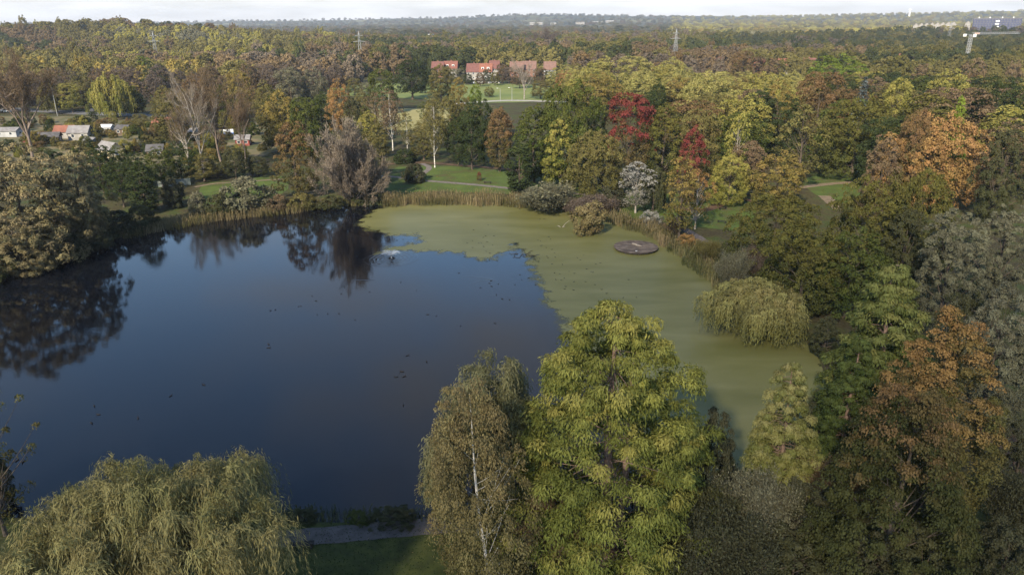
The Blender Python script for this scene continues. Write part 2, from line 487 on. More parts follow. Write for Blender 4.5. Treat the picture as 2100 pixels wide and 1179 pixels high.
def make_cypress(seed, H=20., W=13., n=420, lpc=170, leaf=(.34, .10), pad=(.75, 1.25), cb=.06, twin=True, tr=.5, prof=None, gaps=.12, flat=.45):
    """swamp cypress: pads of feathery sprays with drooping fringes on level boughs"""
    rng = np.random.default_rng(seed)
    v = rng.random(n * 3)
    pf = prof or (lambda v: np.clip(1 - v, 0, 1) ** .62 * (.62 + .38 * np.clip(v * 4, 0, 1)))
    r = pf(v); keep = rng.random(len(v)) < r + .1
    v = v[keep][:n]; n = len(v); r = pf(v)
    th = rng.random(n) * 6.283
    ph = rng.random(4) * 6.28
    mod = 1 + .13 * np.sin(3 * th + ph[0] + 6 * v) + .10 * np.sin(5 * th + ph[1] - 9 * v) + .08 * np.sin(23 * v + ph[2])
    rho = W / 2 * r * mod * np.sqrt(.22 + .78 * rng.random(n))
    C = np.stack([rho * np.cos(th), rho * np.sin(th), cb * H + v * (H * (1 - cb) - .5) - rho * .10], 1)
    pr = rng.uniform(pad[0], pad[1], n) * (.65 + .35 * np.clip(1.2 - v, 0, 1))
    # a few see-through gaps
    for g in range(int(n * gaps / 10)):
        c = C[rng.integers(n)]
        far = np.linalg.norm(C - c, axis=1) > W * .075
        C, pr, th, v = C[far], pr[far], th[far], v[far]
    n = len(C)
    k = np.repeat(np.arange(n), lpc); m = len(k)
    o = np.stack([np.cos(th), np.sin(th), np.zeros(n)], 1)
    d = unit(rng.normal(size=(m, 3)) * .8 + o[k] * .55 + np.array([0, 0, .55]))
    P = C[k] + d * (pr[k] * (.55 + .5 * rng.random(m)))[:, None] * np.array([1, 1, flat])
    fr = rng.random(m) < .45                               # hanging fringe
    rimr = np.linalg.norm((P - C[k])[:, :2], axis=1)
    P[fr, 2] -= rng.random(fr.sum()) * .75 * pr[k][fr] * (rimr[fr] / pr[k][fr] * 1.1)
    N = unit(d * np.array([1, 1, 1.3]) + .45 * rng.normal(size=d.shape))
    T = unit(np.stack([d[:, 0], d[:, 1], -np.where(fr, 1.6, .5)], 1) + .35 * rng.normal(size=d.shape))
    sz = .65 + .7 * rng.random(m)
    Q = diamonds(P, N, leaf[0] * sz, leaf[1] * sz, T, rng)
    cr_ = rng.random(n)
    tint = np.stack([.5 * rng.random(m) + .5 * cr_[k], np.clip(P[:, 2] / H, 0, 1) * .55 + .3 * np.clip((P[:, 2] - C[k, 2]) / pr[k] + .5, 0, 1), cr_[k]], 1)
    polys = []
    for s in ((0, .0), (1.25, -.3)) if twin else ((0, 0),):
        zs = np.linspace(0, H * (.93 if s[0] == 0 else .78), 10); u = zs / H
        TP = np.stack([s[0] * np.minimum(1, .35 + u * 1.8) + .12 * np.sin(u * 9), s[1] * (.3 + u) + .1 * np.cos(u * 7), zs], 1)
        rr = tr * (1.0 if s[0] == 0 else .75) * (1 - .93 * u ** .9); rr[0] *= 1.7
        polys.append((TP, rr))
    for i in rng.choice(n, min(n, 110), replace=False):
        c = C[i]; z0 = max(.06 * H, c[2] - .08 * np.hypot(c[0], c[1]) + .2)
        uu = np.linspace(0, 1, 4)[:, None]
        P0 = np.array([.05, 0, z0]); BP = P0 * (1 - uu) + (c - np.array([0, 0, .12])) * uu
        BP[:, 2] += np.sin(uu[:, 0] * 3.14) * .12
        polys.append((BP, .05 * (1 - .75 * uu[:, 0]) * (tr / .5)))
    V, F = tube_arrays(polys, 7)
    return dict(H=H, W=W, crown=quads_mesh('crown', Q, tint), trunk=np_mesh('trunk', V, F, smooth=True), bark=BARKR)

def make_spruce(seed, H=18., W=7., lay=26, per=16, lpc=16, leaf=(.6, .22)):
    rng = np.random.default_rng(seed)
    qs, ts = [], []
    C = []
    for i in range(lay):
        u = i / lay; z = H * (.08 + .9 * u); rad = W / 2 * (1 - u) ** .85 * rng.uniform(.85, 1.1) + .1
        for j in range(max(5, int(per * (1 - .6 * u)))):
            a = rng.random() * 6.283; rr = rad * rng.uniform(.75, 1.08)
            t = np.linspace(.25, 1, lpc)
            P = np.stack([rr * t * math.cos(a), rr * t * math.sin(a), z - .22 * rr * t ** 1.4 + .05 * rr], 1) + rng.normal(size=(lpc, 3)) * .10 * (1 + rr * .12)
            T = np.array([math.cos(a), math.sin(a), -.35]) + rng.normal(size=(lpc, 3)) * .5
            N = unit(np.array([0, 0, 1.0]) + .45 * rng.normal(size=(lpc, 3)) + .35 * np.array([math.cos(a), math.sin(a), 0]))
            qs.append(diamonds(P, N, leaf[0], leaf[1], T, rng))
            ts.append(np.stack([rng.random(lpc), np.full(lpc, .2) + .8 * t * rng.random(lpc), np.full(lpc, rng.random())], 1))
    V, F = tube_arrays([(np.array([[0, 0, 0], [0, 0, H * .5], [0, 0, H * .97]]), np.array([.3, .17, .03]))], 6)
    return dict(H=H, W=W, crown=quads_mesh('crown', np.concatenate(qs), np.concatenate(ts)), trunk=np_mesh('trunk', V, F, smooth=True), bark=BARK)

# ------------------------------------------------------------------ terrain
SHORE_PX = [(-420, 640), (-200, 600), (-60, 572), (60, 550), (130, 528), (235, 492), (330, 472), (450, 450), (560, 440), (670, 424), (740, 421),
            (800, 418), (900, 416), (1030, 418), (1110, 428), (1170, 433), (1235, 437), (1262, 458), (1330, 478), (1385, 508), (1425, 540), (1465, 572),
            (1510, 605), (1560, 640), (1620, 690), (1655, 722), (1672, 770), (1660, 850), (1610, 905), (1560, 960), (1480, 1000), (1350, 1025), (1180, 1042),
            (1000, 1055), (850, 1062), (700, 1060), (560, 1056), (420, 1054), (250, 1050), (60, 1045), (-80, 1035), (-260, 1010), (-430, 960), (-640, 860)]
WZ = -0.45
SHORE = np.array([at(x, y, WZ)[:2] for x, y in SHORE_PX])

def smooth_poly(P, it=2, closed=True):
    for _ in range(it):
        Q = np.roll(P, -1, 0)
        P = np.stack([.75 * P + .25 * Q, .25 * P + .75 * Q], 1).reshape(-1, 2)
    return P
SHORE_S = smooth_poly(SHORE, 2)

def poly_sd(X, Y, P):
    """signed distance, negative inside"""
    shp = X.shape; x, y = X.ravel(), Y.ravel()
    d = np.full(x.shape, 1e9); ins = np.zeros(x.shape, bool)
    for i in range(len(P)):
        a, b = P[i], P[(i + 1) % len(P)]
        e = b - a; L2 = e @ e + 1e-12
        t = np.clip(((x - a[0]) * e[0] + (y - a[1]) * e[1]) / L2, 0, 1)
        d = np.minimum(d, np.hypot(x - a[0] - t * e[0], y - a[1] - t * e[1]))
        c = ((a[1] > y) != (b[1] > y))
        with np.errstate(divide='ignore', invalid='ignore'):
            xi = (b[0] - a[0]) * (y - a[1]) / (b[1] - a[1] + 1e-12) + a[0]
        ins ^= c & (x < xi)
    return np.where(ins, -d, d).reshape(shp)

def hills_z(x, y):
    x = np.asarray(x, float); y = np.asarray(y, float)
    d = np.hypot(x, y)
    g = lambda cx, cy, sx, sy, h: h * np.exp(-((x - cx) / sx) ** 2 - ((y - cy) / sy) ** 2)
    z = g(-520, 980, 210, 150, 20)
    far = np.clip((d - 650) / 900, 0, 1); far = far * far * (3 - 2 * far)
    z = z + far * (3 + 3 * np.sin(x / 310 + 1) * np.sin(y / 270) + 2 * np.sin(x / 130 + y / 190))
    z = z + g(760, 1220, 300, 200, 13)
    # ranges on the horizon
    z = z + g(3400, 4600, 2600, 1300, 62) + g(200, 5200, 800, 700, 46) + g(-3200, 5600, 2300, 900, 30) + g(-900, 6200, 1200, 700, 34) + g(1500, 6500, 1500, 700, 45)
    return z

def ground_z(x, y):
    """height of solid ground outside the pond"""
    return float(hills_z(x, y))

def grid_axis(lo, hi, step, far_lo, far_hi, grow=1.12):
    a = list(np.arange(lo, hi + .01, step))
    s = step; p = hi; r = []
    while p < far_hi: s *= grow; p += s; r.append(min(p, far_hi))
    s = step; p = lo; l = []
    while p > far_lo: s *= grow; p -= s; l.append(max(p, far_lo))
    return np.array(l[::-1] + a + r)
GX = grid_axis(-125, 75, 1.3, -7000, 7000)
GY = grid_axis(28, 175, 1.3, -400, 8000)
XX, YY = np.meshgrid(GX, GY)
ZZ = hills_z(XX, YY)
near = (XX > -330) & (XX < 150) & (YY > 0) & (YY < 230)
sd = np.full(XX.shape, 50.0)
sd[near] = poly_sd(XX[near], YY[near], SHORE_S)
bank = np.clip((sd + 1.2) / 4.2, 0, 1)
ZZ = np.where(sd < 40, -1.5 * (1 - bank) ** 1.6 + .06 * np.sin(XX * .7) * np.sin(YY * .9) * np.clip(bank - .5, 0, 1), ZZ)
nx, ny = len(GX), len(GY)
idx = np.arange(nx * ny).reshape(ny, nx)
GF = np.stack([idx[:-1, :-1], idx[:-1, 1:], idx[1:, 1:], idx[1:, :-1]], -1).reshape(-1, 4)

def ground_mat():
    m, n, l = new_mat('ground_mixed')
    out = n.new('ShaderNodeOutputMaterial'); p = n.new('ShaderNodeBsdfPrincipled'); p.inputs['Roughness'].default_value = .95
    p.inputs['Specular IOR Level'].default_value = .1
    g = n.new('ShaderNodeNewGeometry')
    def nz(scale, det=5):
        a = n.new('ShaderNodeTexNoise'); a.inputs['Scale'].default_value = scale; a.inputs['Detail'].default_value = det
        l.new(g.outputs['Position'], a.inputs['Vector']); return a
    def ramp(src, *els):
        r = n.new('ShaderNodeValToRGB')
        r.color_ramp.elements[0].position = els[0][0]; r.color_ramp.elements[0].color = (*els[0][1], 1)
        r.color_ramp.elements[1].position = els[-1][0]; r.color_ramp.elements[1].color = (*els[-1][1], 1)
        for e in els[1:-1]:
            q = r.color_ramp.elements.new(e[0]); q.color = (*e[1], 1)
        l.new(src, r.inputs[0]); return r
    a = ramp(nz(.22).outputs['Fac'], (.38, (.040, .034, .019)), (.5, (.052, .048, .021)), (.62, (.042, .054, .017)))
    b = ramp(nz(.0035, 4).outputs['Fac'], (.40, (.030, .036, .018)), (.52, (.050, .050, .024)), (.60, (.085, .085, .035)), (.66, (.15, .14, .06)))
    ln = n.new('ShaderNodeVectorMath'); ln.operation = 'LENGTH'; l.new(g.outputs['Position'], ln.inputs[0])
    f = n.new('ShaderNodeMapRange'); f.inputs['From Min'].default_value = 550; f.inputs['From Max'].default_value = 800
    l.new(ln.outputs['Value'], f.inputs['Value'])
    mx = n.new('ShaderNodeMixRGB'); l.new(f.outputs[0], mx.inputs[0]); l.new(a.outputs[0], mx.inputs[1]); l.new(b.outputs[0], mx.inputs[2])
    fine = n.new('ShaderNodeMixRGB'); fine.blend_type = 'MULTIPLY'; fine.inputs[0].default_value = 1
    fr = ramp(nz(2.2, 6).outputs['Fac'], (.3, (.6, .6, .6)), (.7, (1.35, 1.3, 1.2)))
    l.new(mx.outputs[0], fine.inputs[1]); l.new(fr.outputs[0], fine.inputs[2])
    l.new(fine.outputs[0], p.inputs['Base Color']); l.new(p.outputs[0], out.inputs[0])
    return m
gm = np_mesh('ground', np.stack([XX, YY, ZZ], -1).reshape(-1, 3), GF, smooth=True)
tag(link('ground', gm, None, ground_mat()), 'leaf-strewn ground under the trees and out to the hills', None, None, 'structure')

# water
def water_mat(name='pond_water'):
    m, n, l = new_mat(name)
    out = n.new('ShaderNodeOutputMaterial'); p = n.new('ShaderNodeBsdfPrincipled')
    p.inputs['Base Color'].default_value = (.003, .0038, .006, 1); p.inputs['Roughness'].default_value = .045; p.inputs['IOR'].default_value = 1.333
    g = n.new('ShaderNodeNewGeometry')
    mp = n.new('ShaderNodeMapping'); mp.inputs['Scale'].default_value = (.9, 1.9, 1); mp.inputs['Rotation'].default_value = (0, 0, .25)
    l.new(g.outputs['Position'], mp.inputs['Vector'])
    a = n.new('ShaderNodeTexNoise'); a.inputs['Scale'].default_value = 1.6; a.inputs['Detail'].default_value = 3
    l.new(mp.outputs[0], a.inputs['Vector'])
    w = n.new('ShaderNodeTexNoise'); w.inputs['Scale'].default_value = .045; w.inputs['Detail'].default_value = 2
    l.new(g.outputs['Position'], w.inputs['Vector'])
    wr = n.new('ShaderNodeMapRange'); wr.inputs['From Min'].default_value = .42; wr.inputs['From Max'].default_value = .62
    wr.inputs['To Min'].default_value = .05; wr.inputs['To Max'].default_value = .22
    l.new(w.outputs['Fac'], wr.inputs['Value'])
    b = n.new('ShaderNodeBump'); b.inputs['Distance'].default_value = .035
    l.new(wr.outputs[0], b.inputs['Strength']); l.new(a.outputs['Fac'], b.inputs['Height']); l.new(b.outputs[0], p.inputs['Normal'])
    l.new(p.outputs[0], out.inputs[0])
    return m
WATER = water_mat()
def poly_sheet(name, P2, z, mat, parent=None):
    """flat sheet from a 2-d outline"""
    P2 = np.asarray(P2, float)
    if np.sum(P2[:, 0] * np.roll(P2[:, 1], -1) - np.roll(P2[:, 0], -1) * P2[:, 1]) < 0: P2 = P2[::-1]
    n = len(P2)
    vo, eo, fo_, _, _, _ = delaunay_2d_cdt([Vector((float(x), float(y))) for x, y in P2], [(i, (i + 1) % n) for i in range(n)], [], 2, 1e-4)
    V = [(v.x, v.y, z) for v in vo]
    F = []
    for f in fo_:
        c = sum((vo[i] for i in f), Vector((0, 0))) / len(f)
        if poly_sd(np.array([c.x]), np.array([c.y]), P2)[0] < 0: F.append(tuple(f))
    me = bpy.data.meshes.new(name); me.from_pydata(V, [], F); me.update()
    if len(me.polygons) and me.polygons[0].normal.z < 0: me.flip_normals()
    return link(name, me, parent, mat)
WP = np.array([(-325, 5), (100, 5), (100, 200), (-325, 200)], float)
# water sheet a little larger than the shoreline so that it meets the sloping bank
cxy = SHORE_S.mean(0)
def offset_poly(P, d):
    T = np.roll(P, -1, 0) - np.roll(P, 1, 0); N = np.stack([T[:, 1], -T[:, 0]], 1); N /= np.linalg.norm(N, axis=1, keepdims=True)
    A = .5 * np.sum(P[:, 0] * np.roll(P[:, 1], -1) - np.roll(P[:, 0], -1) * P[:, 1])
    return P + N * d * (1 if A > 0 else -1)
tag(poly_sheet('water', WP, WZ, WATER), 'dark blue still pond', None, None, 'structure')

# duckweed
DW = [(792, 421), (765, 436), (740, 452), (742, 464), (765, 472), (806, 482), (846, 479), (853, 488), (868, 496), (838, 502), (800, 508), (776, 519), (800, 515),
      (850, 514), (905, 516), (940, 517), (962, 526), (980, 532), (1010, 531), (1030, 520), (1046, 512), (1056, 500), (1070, 512), (1085, 518), (1092, 532), (1090, 545),
      (1098, 562), (1112, 590), (1128, 622), (1150, 650), (1163, 672), (1190, 710), (1225, 770), (1262, 830), (1330, 900), (1410, 960), (1455, 1010), (1530, 1010), (1640, 930),
      (1700, 850), (1700, 760), (1670, 700), (1600, 640), (1540, 590), (1480, 545), (1420, 500), (1360, 470), (1280, 450), (1260, 430), (1170, 420), (1030, 405), (900, 403), (800, 405)]
rngd = np.random.default_rng(5)
def fractal(P, it, amp, open_until):
    P = [np.array(p) for p in P]
    for k in range(it):
        Q = []
        for i in range(len(P)):
            a, b = P[i], P[(i + 1) % len(P)]
            e = b - a; m = (a + b) / 2 + np.array([-e[1], e[0]]) * rngd.normal() * amp
            Q += [a, m]
        P = Q
    return np.array(P)
DWp = np.array([at(x, y, WZ)[:2] for x, y in DW])
DWp = fractal(DWp, 3, .085, None)
def weed_mat():
    m, n, l = new_mat('duckweed')
    out = n.new('ShaderNodeOutputMaterial'); p = n.new('ShaderNodeBsdfPrincipled')
    g = n.new('ShaderNodeNewGeometry')
    mp = n.new('ShaderNodeMapping'); mp.inputs['Scale'].default_value = (.05, .16, 1); mp.inputs['Rotation'].default_value = (0, 0, .2)
    l.new(g.outputs['Position'], mp.inputs['Vector'])
    a = n.new('ShaderNodeTexNoise'); a.inputs['Scale'].default_value = 1.6; a.inputs['Detail'].default_value = 8; a.inputs['Distortion'].default_value = .6
    l.new(mp.outputs[0], a.inputs['Vector'])
    r = n.new('ShaderNodeValToRGB')
    r.color_ramp.elements[0].position = .30; r.color_ramp.elements[0].color = (.094, .092, .028, 1)
    r.color_ramp.elements[1].position = .70; r.color_ramp.elements[1].color = (.138, .131, .050, 1)
    l.new(a.outputs['Fac'], r.inputs[0])
    f = n.new('ShaderNodeTexNoise'); f.inputs['Scale'].default_value = 9; f.inputs['Detail'].default_value = 4
    l.new(g.outputs['Position'], f.inputs['Vector'])
    mm = n.new('ShaderNodeMapRange'); mm.inputs['To Min'].default_value = .7; mm.inputs['To Max'].default_value = 1.3
    l.new(f.outputs['Fac'], mm.inputs['Value'])
    hs = n.new('ShaderNodeHueSaturation'); l.new(r.outputs[0], hs.inputs['Color']); l.new(mm.outputs[0], hs.inputs['Value'])
    l.new(hs.outputs[0], p.inputs['Base Color'])
    p.inputs['Roughness'].default_value = .42; p.inputs['IOR'].default_value = 1.33; p.inputs['Specular IOR Level'].default_value = .18
    at_ = n.new('ShaderNodeAttribute'); at_.attribute_name = 'tint'
    se = n.new('ShaderNodeSeparateColor'); l.new(at_.outputs['Color'], se.inputs[0])
    e1 = n.new('ShaderNodeTexNoise'); e1.inputs['Scale'].default_value = .55; e1.inputs['Detail'].default_value = 9; e1.inputs['Roughness'].default_value = .68
    l.new(g.outputs['Position'], e1.inputs['Vector'])
    sm = n.new('ShaderNodeMath'); sm.operation = 'MULTIPLY_ADD'; sm.inputs[1].default_value = 1.0; l.new(e1.outputs['Fac'], sm.inputs[0]); l.new(se.outputs[0], sm.inputs[2])
    al = n.new('ShaderNodeMapRange'); al.inputs['From Min'].default_value = .90; al.inputs['From Max'].default_value = 1.06; l.new(sm.outputs[0], al.inputs['Value'])
    l.new(al.outputs[0], p.inputs['Alpha'])
    l.new(p.outputs[0], out.inputs[0])
    return m
DWs = np.array([at(x, y, WZ)[:2] for x, y in DW])
gx = np.arange(DWs[:, 0].min() - 5, DWs[:, 0].max() + 5, .8); gy = np.arange(DWs[:, 1].min() - 5, DWs[:, 1].max() + 5, .8)
WX, WY = np.meshgrid(gx, gy); wsd = poly_sd(WX, WY, DWs)
wi = np.arange(WX.size).reshape(WX.shape)
wq = np.stack([wi[:-1, :-1], wi[:-1, 1:], wi[1:, 1:], wi[1:, :-1]], -1).reshape(-1, 4)
wq = wq[wsd.ravel()[wq].min(1) < 3.4]
wed = np.clip(.5 - wsd / 9.0, 0, 1).ravel()
wat = np.stack([wed, wed, wed, np.ones_like(wed)], -1)
tag(link('duckweed', np_mesh('duckweed', np.stack([WX, WY, np.full(WX.shape, WZ + .012)], -1).reshape(-1, 3), wq, wat), None, weed_mat()), 'carpet of pale green duckweed over half of the pond', 'duckweed', None, 'stuff')

# lawns, paths, fields, road
GRASS = noise_mat('lawn_grass', (.060, .052, .018), (.066, .092, .014), .22, .95, 10, bump=.5, c3=(.046, .070, .010), lo=.30, hi=.68)
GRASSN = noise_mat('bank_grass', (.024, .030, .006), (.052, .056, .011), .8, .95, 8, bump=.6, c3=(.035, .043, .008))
FIELD = noise_mat('field_grass', (.095, .125, .030), (.150, .165, .045), .05, .95, 6)
DRYF = noise_mat('dry_field', (.16, .15, .055), (.24, .21, .085), .04, .95, 6)
PATH = noise_mat('gravel_path', (.095, .080, .072), (.150, .128, .112), 1.4, .95, 8, bump=.4)
SANDY = noise_mat('sandy_path', (.11, .082, .052), (.165, .125, .082), 1.0, .95, 6)
MULCH = noise_mat('leaf_litter', (.055, .034, .020), (.10, .058, .032), .9, .95, 8)
ASPH = noise_mat('asphalt', (.085, .085, .088), (.125, .122, .12), .5, .9, 6)

def sheet_px(name, pts, mat, label, z=.03):
    P = np.array([at(x, y, 0)[:2] for x, y in pts])
    return tag(poly_sheet(name, smooth_poly(P, 1), z, mat), label, None, None, 'structure')

def strip_px(name, pts, width, mat, label, z=.05):
    P = np.array([at(x, y, 0)[:2] for x, y in pts])
    # resample smoothly
    Q = [P[0]]
    for i in range(len(P) - 1):
        for t in np.linspace(0, 1, 9)[1:]:
            p0 = P[max(i - 1, 0)]; p1 = P[i]; p2 = P[i + 1]; p3 = P[min(i + 2, len(P) - 1)]
            Q.append(.5 * (2 * p1 + (p2 - p0) * t + (2 * p0 - 5 * p1 + 4 * p2 - p3) * t * t + (3 * p1 - p0 - 3 * p2 + p3) * t ** 3))
    Q = np.array(Q); T = np.gradient(Q, axis=0); T /= np.linalg.norm(T, axis=1, keepdims=True); N = np.stack([-T[:, 1], T[:, 0]], 1)
    wv = width / 2 * (1 + .05 * np.sin(np.arange(len(Q)) * 1.7))[:, None]
    V = np.concatenate([np.c_[Q + N * wv, np.full(len(Q), z)], np.c_[Q - N * wv, np.full(len(Q), z)]])
    n = len(Q); F = [(i, i + 1, n + i + 1, n + i) for i in range(n - 1)]
    me = np_mesh(name, V, np.array(F)[:, ::-1])
    return tag(link(name, me, None, mat), label, None, None, 'structure')

sheet_px('lawn', [(780, 398), (800, 345), (860, 338), (960, 343), (1040, 352), (1180, 372), (1230, 376), (1245, 408), (1180, 404), (1090, 402), (1000, 396), (880, 392)], GRASS, 'mown green lawn behind the tan reed bed')
sheet_px('lawn', [(400, 415), (415, 375), (480, 372), (575, 356), (600, 380), (560, 412), (470, 425)], GRASS, 'patch of lawn beyond the left bank')
sheet_px('lawn', [(1240, 425), (1255, 400), (1330, 395), (1420, 400), (1530, 395), (1560, 430), (1520, 475), (1470, 470), (1400, 462), (1330, 455), (1262, 440)], GRASS, 'green lawn behind the white-leaved tree')
sheet_px('lawn', [(1640, 372), (1680, 355), (1780, 352), (1830, 362), (1790, 385), (1760, 420), (1700, 415), (1660, 392)], GRASS, 'clearing of grass under the spreading oak')
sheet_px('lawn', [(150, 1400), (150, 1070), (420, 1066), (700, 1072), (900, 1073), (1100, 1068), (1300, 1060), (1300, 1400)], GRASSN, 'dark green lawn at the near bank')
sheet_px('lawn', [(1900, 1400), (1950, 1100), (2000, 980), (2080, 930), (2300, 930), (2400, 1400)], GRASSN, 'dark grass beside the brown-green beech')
strip_px('path', [(200, 1140), (420, 1118), (570, 1106), (715, 1094), (860, 1081), (1000, 1072), (1150, 1072)], 2.0, noise_mat('dark_gravel', (.060, .051, .046), (.090, .077, .069), 1.4, .95, 8, bump=.4), 'grey gravel path along the near bank', .055)
strip_px('path', [(690, 362), (790, 362), (860, 370), (920, 375), (980, 380), (1060, 388), (1160, 396), (1250, 404)], 1.7, PATH, 'pale path curving between the far lawn and the reeds')
strip_px('path', [(790, 337), (860, 334), (950, 340), (1040, 347), (1120, 352), (1200, 356)], 1.9, MULCH, 'brown leaf-covered track along the far edge of the lawn', .065)
strip_px('path', [(865, 336), (880, 344), (870, 355), (845, 368)], 1.5, PATH, 'short footpath crossing the far lawn', .075)
strip_px('path', [(1360, 420), (1440, 432), (1510, 408), (1560, 418)], 2.2, MULCH, 'leaf-covered track behind the small lawn', .065)
strip_px('path', [(1395, 465), (1430, 486), (1470, 510), (1490, 525)], 1.7, noise_mat('mauve_gravel', (.075, .062, .058), (.11, .092, .085), 1.4, .95, 8), 'mauve gravel path beside the reeds near the round raft')
strip_px('path', [(1640, 385), (1680, 380), (1720, 376), (1790, 372)], 2.2, SANDY, 'sandy path in front of the spreading oak')
strip_px('path', [(1690, 402), (1705, 415), (1722, 430)], 2.6, SANDY, 'sandy path bend among the bushes')
strip_px('path', [(400, 384), (440, 377), (490, 374), (560, 369), (620, 366)], 1.3, SANDY, 'thin sandy path across the left lawn')
strip_px('path', [(2020, 860), (2070, 920), (2110, 975), (2160, 1040)], 2.6, MULCH, 'brown leaf-strewn track at the edge of the wood')
# meadows beyond
sheet_px('field', [(640, 196), (690, 176), (760, 170), (860, 174), (900, 172), (960, 174), (1060, 170), (1150, 184), (1160, 202), (1100, 209), (1000, 212), (900, 206), (760, 198)], FIELD, 'sunlit meadow in front of the red-roofed terrace', .04)
sheet_px('field', [(300, 212), (310, 190), (370, 186), (450, 196), (470, 214), (380, 224)], FIELD, 'sunlit yellow-green meadow behind the gardens', .04)
sheet_px('field', [(700, 262), (740, 226), (830, 222), (930, 226), (990, 240), (950, 262), (840, 270)], DRYF, 'pale dry meadow glimpsed between the trees', .04)
sheet_px('field', [(-200, 130), (-100, 100), (20, 98), (130, 104), (140, 112), (40, 126)], DRYF, 'pale stubble field beyond the left wood', .05)
sheet_px('field', [(-150, 330), (-100, 240), (0, 238), (240, 240), (560, 246), (600, 300), (480, 340), (200, 340)], noise_mat('garden_ground', (.050, .060, .018), (.150, .115, .062), .18, .95, 8), 'patchwork of garden plots', .04)
strip_px('road', [(-200, 214), (-60, 219), (40, 225), (140, 231), (250, 236), (360, 238)], 8.5, ASPH, 'grey road beyond the gardens', .06)
strip_px('road', [(930, 214), (1010, 208), (1070, 207), (1160, 210)], 5.5, noise_mat('pale_road', (.24, .22, .20), (.32, .30, .27), .5, .9), 'pale road at the edge of the meadow', .07)

# ------------------------------------------------------------------ tree prototypes
def P_(k):
    f = {
        'round0': lambda: make_broad(11, n=230, lpc=56, rc=(.065, .11), leaf=(.40, .23)),
        'round1': lambda: make_broad(12, n=200, lpc=62, rc=(.07, .12), irr=.22, leaf=(.40, .23)),
        'round2': lambda: make_broad(13, prof='egg', n=240, lpc=54, rc=(.06, .11), irr=.2, cb=.12, leaf=(.40, .23)),
        'oval0': lambda: make_broad(21, H=18, W=10, prof='oval', n=240, lpc=54, rc=(.065, .12), cb=.12, leaf=(.40, .23)),
        'oval1': lambda: make_broad(22, H=18, W=10, prof='egg', n=220, lpc=56, rc=(.065, .12), cb=.10, irr=.24, leaf=(.40, .23)),
        'spread0': lambda: make_broad(31, H=15, W=18, prof='egg', n=520, lpc=52, rc=(.038, .068), cb=.08, tr=.5, nl=20, irr=.16, leaf=(.38, .22), lf=.3),
        'spread1': lambda: make_broad(32, H=15, W=18, prof='round', n=500, lpc=54, rc=(.04, .072), cb=.08, tr=.5, nl=20, irr=.2, leaf=(.38, .22), lf=.3),
        'cone0': lambda: make_broad(41, H=18, W=9, prof='cone', n=150, lpc=56, rc=(.08, .13), cb=.06),
        'column0': lambda: make_broad(51, H=18, W=6, prof='column', n=120, lpc=50, rc=(.12, .18), cb=.06, leaf=(.45, .26), irr=.12),
        'sparse0': lambda: make_broad(61, H=16, W=9, prof='oval', n=95, lpc=34, rc=(.09, .15), leaf=(.42, .24), nl=36, tr=.24, shell=.35, top=.9),
        'sparse1': lambda: make_broad(62, H=16, W=9, prof='egg', n=85, lpc=32, rc=(.09, .15), leaf=(.42, .24), bark=BARKP, nl=36, tr=.24, shell=.3, top=.92, irr=.25),
        'birch0': lambda: make_broad(71, H=15, W=7, prof='oval', n=80, lpc=36, rc=(.09, .15), leaf=(.36, .18), droop=.8, bark=BIRCH, nl=20, tr=.15, lf=.25, shell=.3, top=.95, cb=.35),
        'shrub0': lambda: make_broad(81, H=4, W=6, prof='dome', n=90, lpc=60, rc=(.09, .15), leaf=(.34, .17), cb=.0, tr=.12, nl=10, irr=.2),
        'shrub1': lambda: make_broad(82, H=4, W=5, prof='egg', n=90, lpc=60, rc=(.09, .16), leaf=(.30, .15), cb=.0, tr=.12, nl=10, irr=.28),
        'twiggy0': lambda: make_twiggy(91, H=17, W=16, fan=2.6, stems=30, ntw=30000, tw=(1.0, .10), leaves=10000, low=True),
        'bare0': lambda: make_twiggy(92, H=20, W=11, fan=1.0, stems=7, ntw=6000, tw=(1.1, .045), single=True, tr=.35, bark=BARKP),
        'bare1': lambda: make_twiggy(93, H=20, W=11, fan=1.1, stems=8, ntw=8000, tw=(1.1, .05), single=True, tr=.32, leaves=2500),
        'bare2': lambda: make_twiggy(94, H=14, W=12, fan=1.0, stems=11, ntw=16000, tw=(.9, .07), single=True, tr=.3, leaves=7000),
        'bshrub0': lambda: make_twiggy(95, H=4, W=6, fan=1.5, stems=16, ntw=9000, tw=(.6, .04), tr=.08, leaves=2200),
        'nshrub0': lambda: make_twiggy(96, H=5, W=6, fan=1.6, stems=18, ntw=7000, tw=(.6, .026), tr=.06, leaves=19000, lsz=(.17, .08)),
        'nshrub1': lambda: make_broad(97, H=5, W=5, prof='egg', n=170, lpc=110, rc=(.06, .11), leaf=(.15, .08), cb=.0, tr=.1, nl=24, irr=.3),
        'spruce0': lambda: make_spruce(101),
        'pine0': lambda: make_broad(102, H=18, W=10, prof='cone', n=100, lpc=70, rc=(.10, .15), flat=.5, leaf=(.5, .16), cb=.15, irr=.2),
        'willow0': lambda: make_willow(111, H=14, W=15, tufts=130, strands=20, steps=9, drop=(2, 4.5), leaf=(.5, .17), ground=.08),
        'willow1': lambda: make_willow(112, H=15, W=12, tufts=120, strands=20, steps=9, drop=(2, 5), leaf=(.5, .17), ground=.08, lobes=.22),
        'fluffy0': lambda: make_broad(121, H=15, W=13, prof='egg', n=300, lpc=100, rc=(.05, .09), leaf=(.42, .14), cb=.0, shell=.45, tr=.4, nl=26, irr=.2, up=.9, jit=.5),
        'fluffy1': lambda: make_broad(122, H=15, W=11, prof='oval', n=260, lpc=100, rc=(.055, .10), leaf=(.42, .14), cb=.0, shell=.45, tr=.4, nl=26, irr=.26, up=.9, jit=.5),
    }[k]
    return proto(k, f)

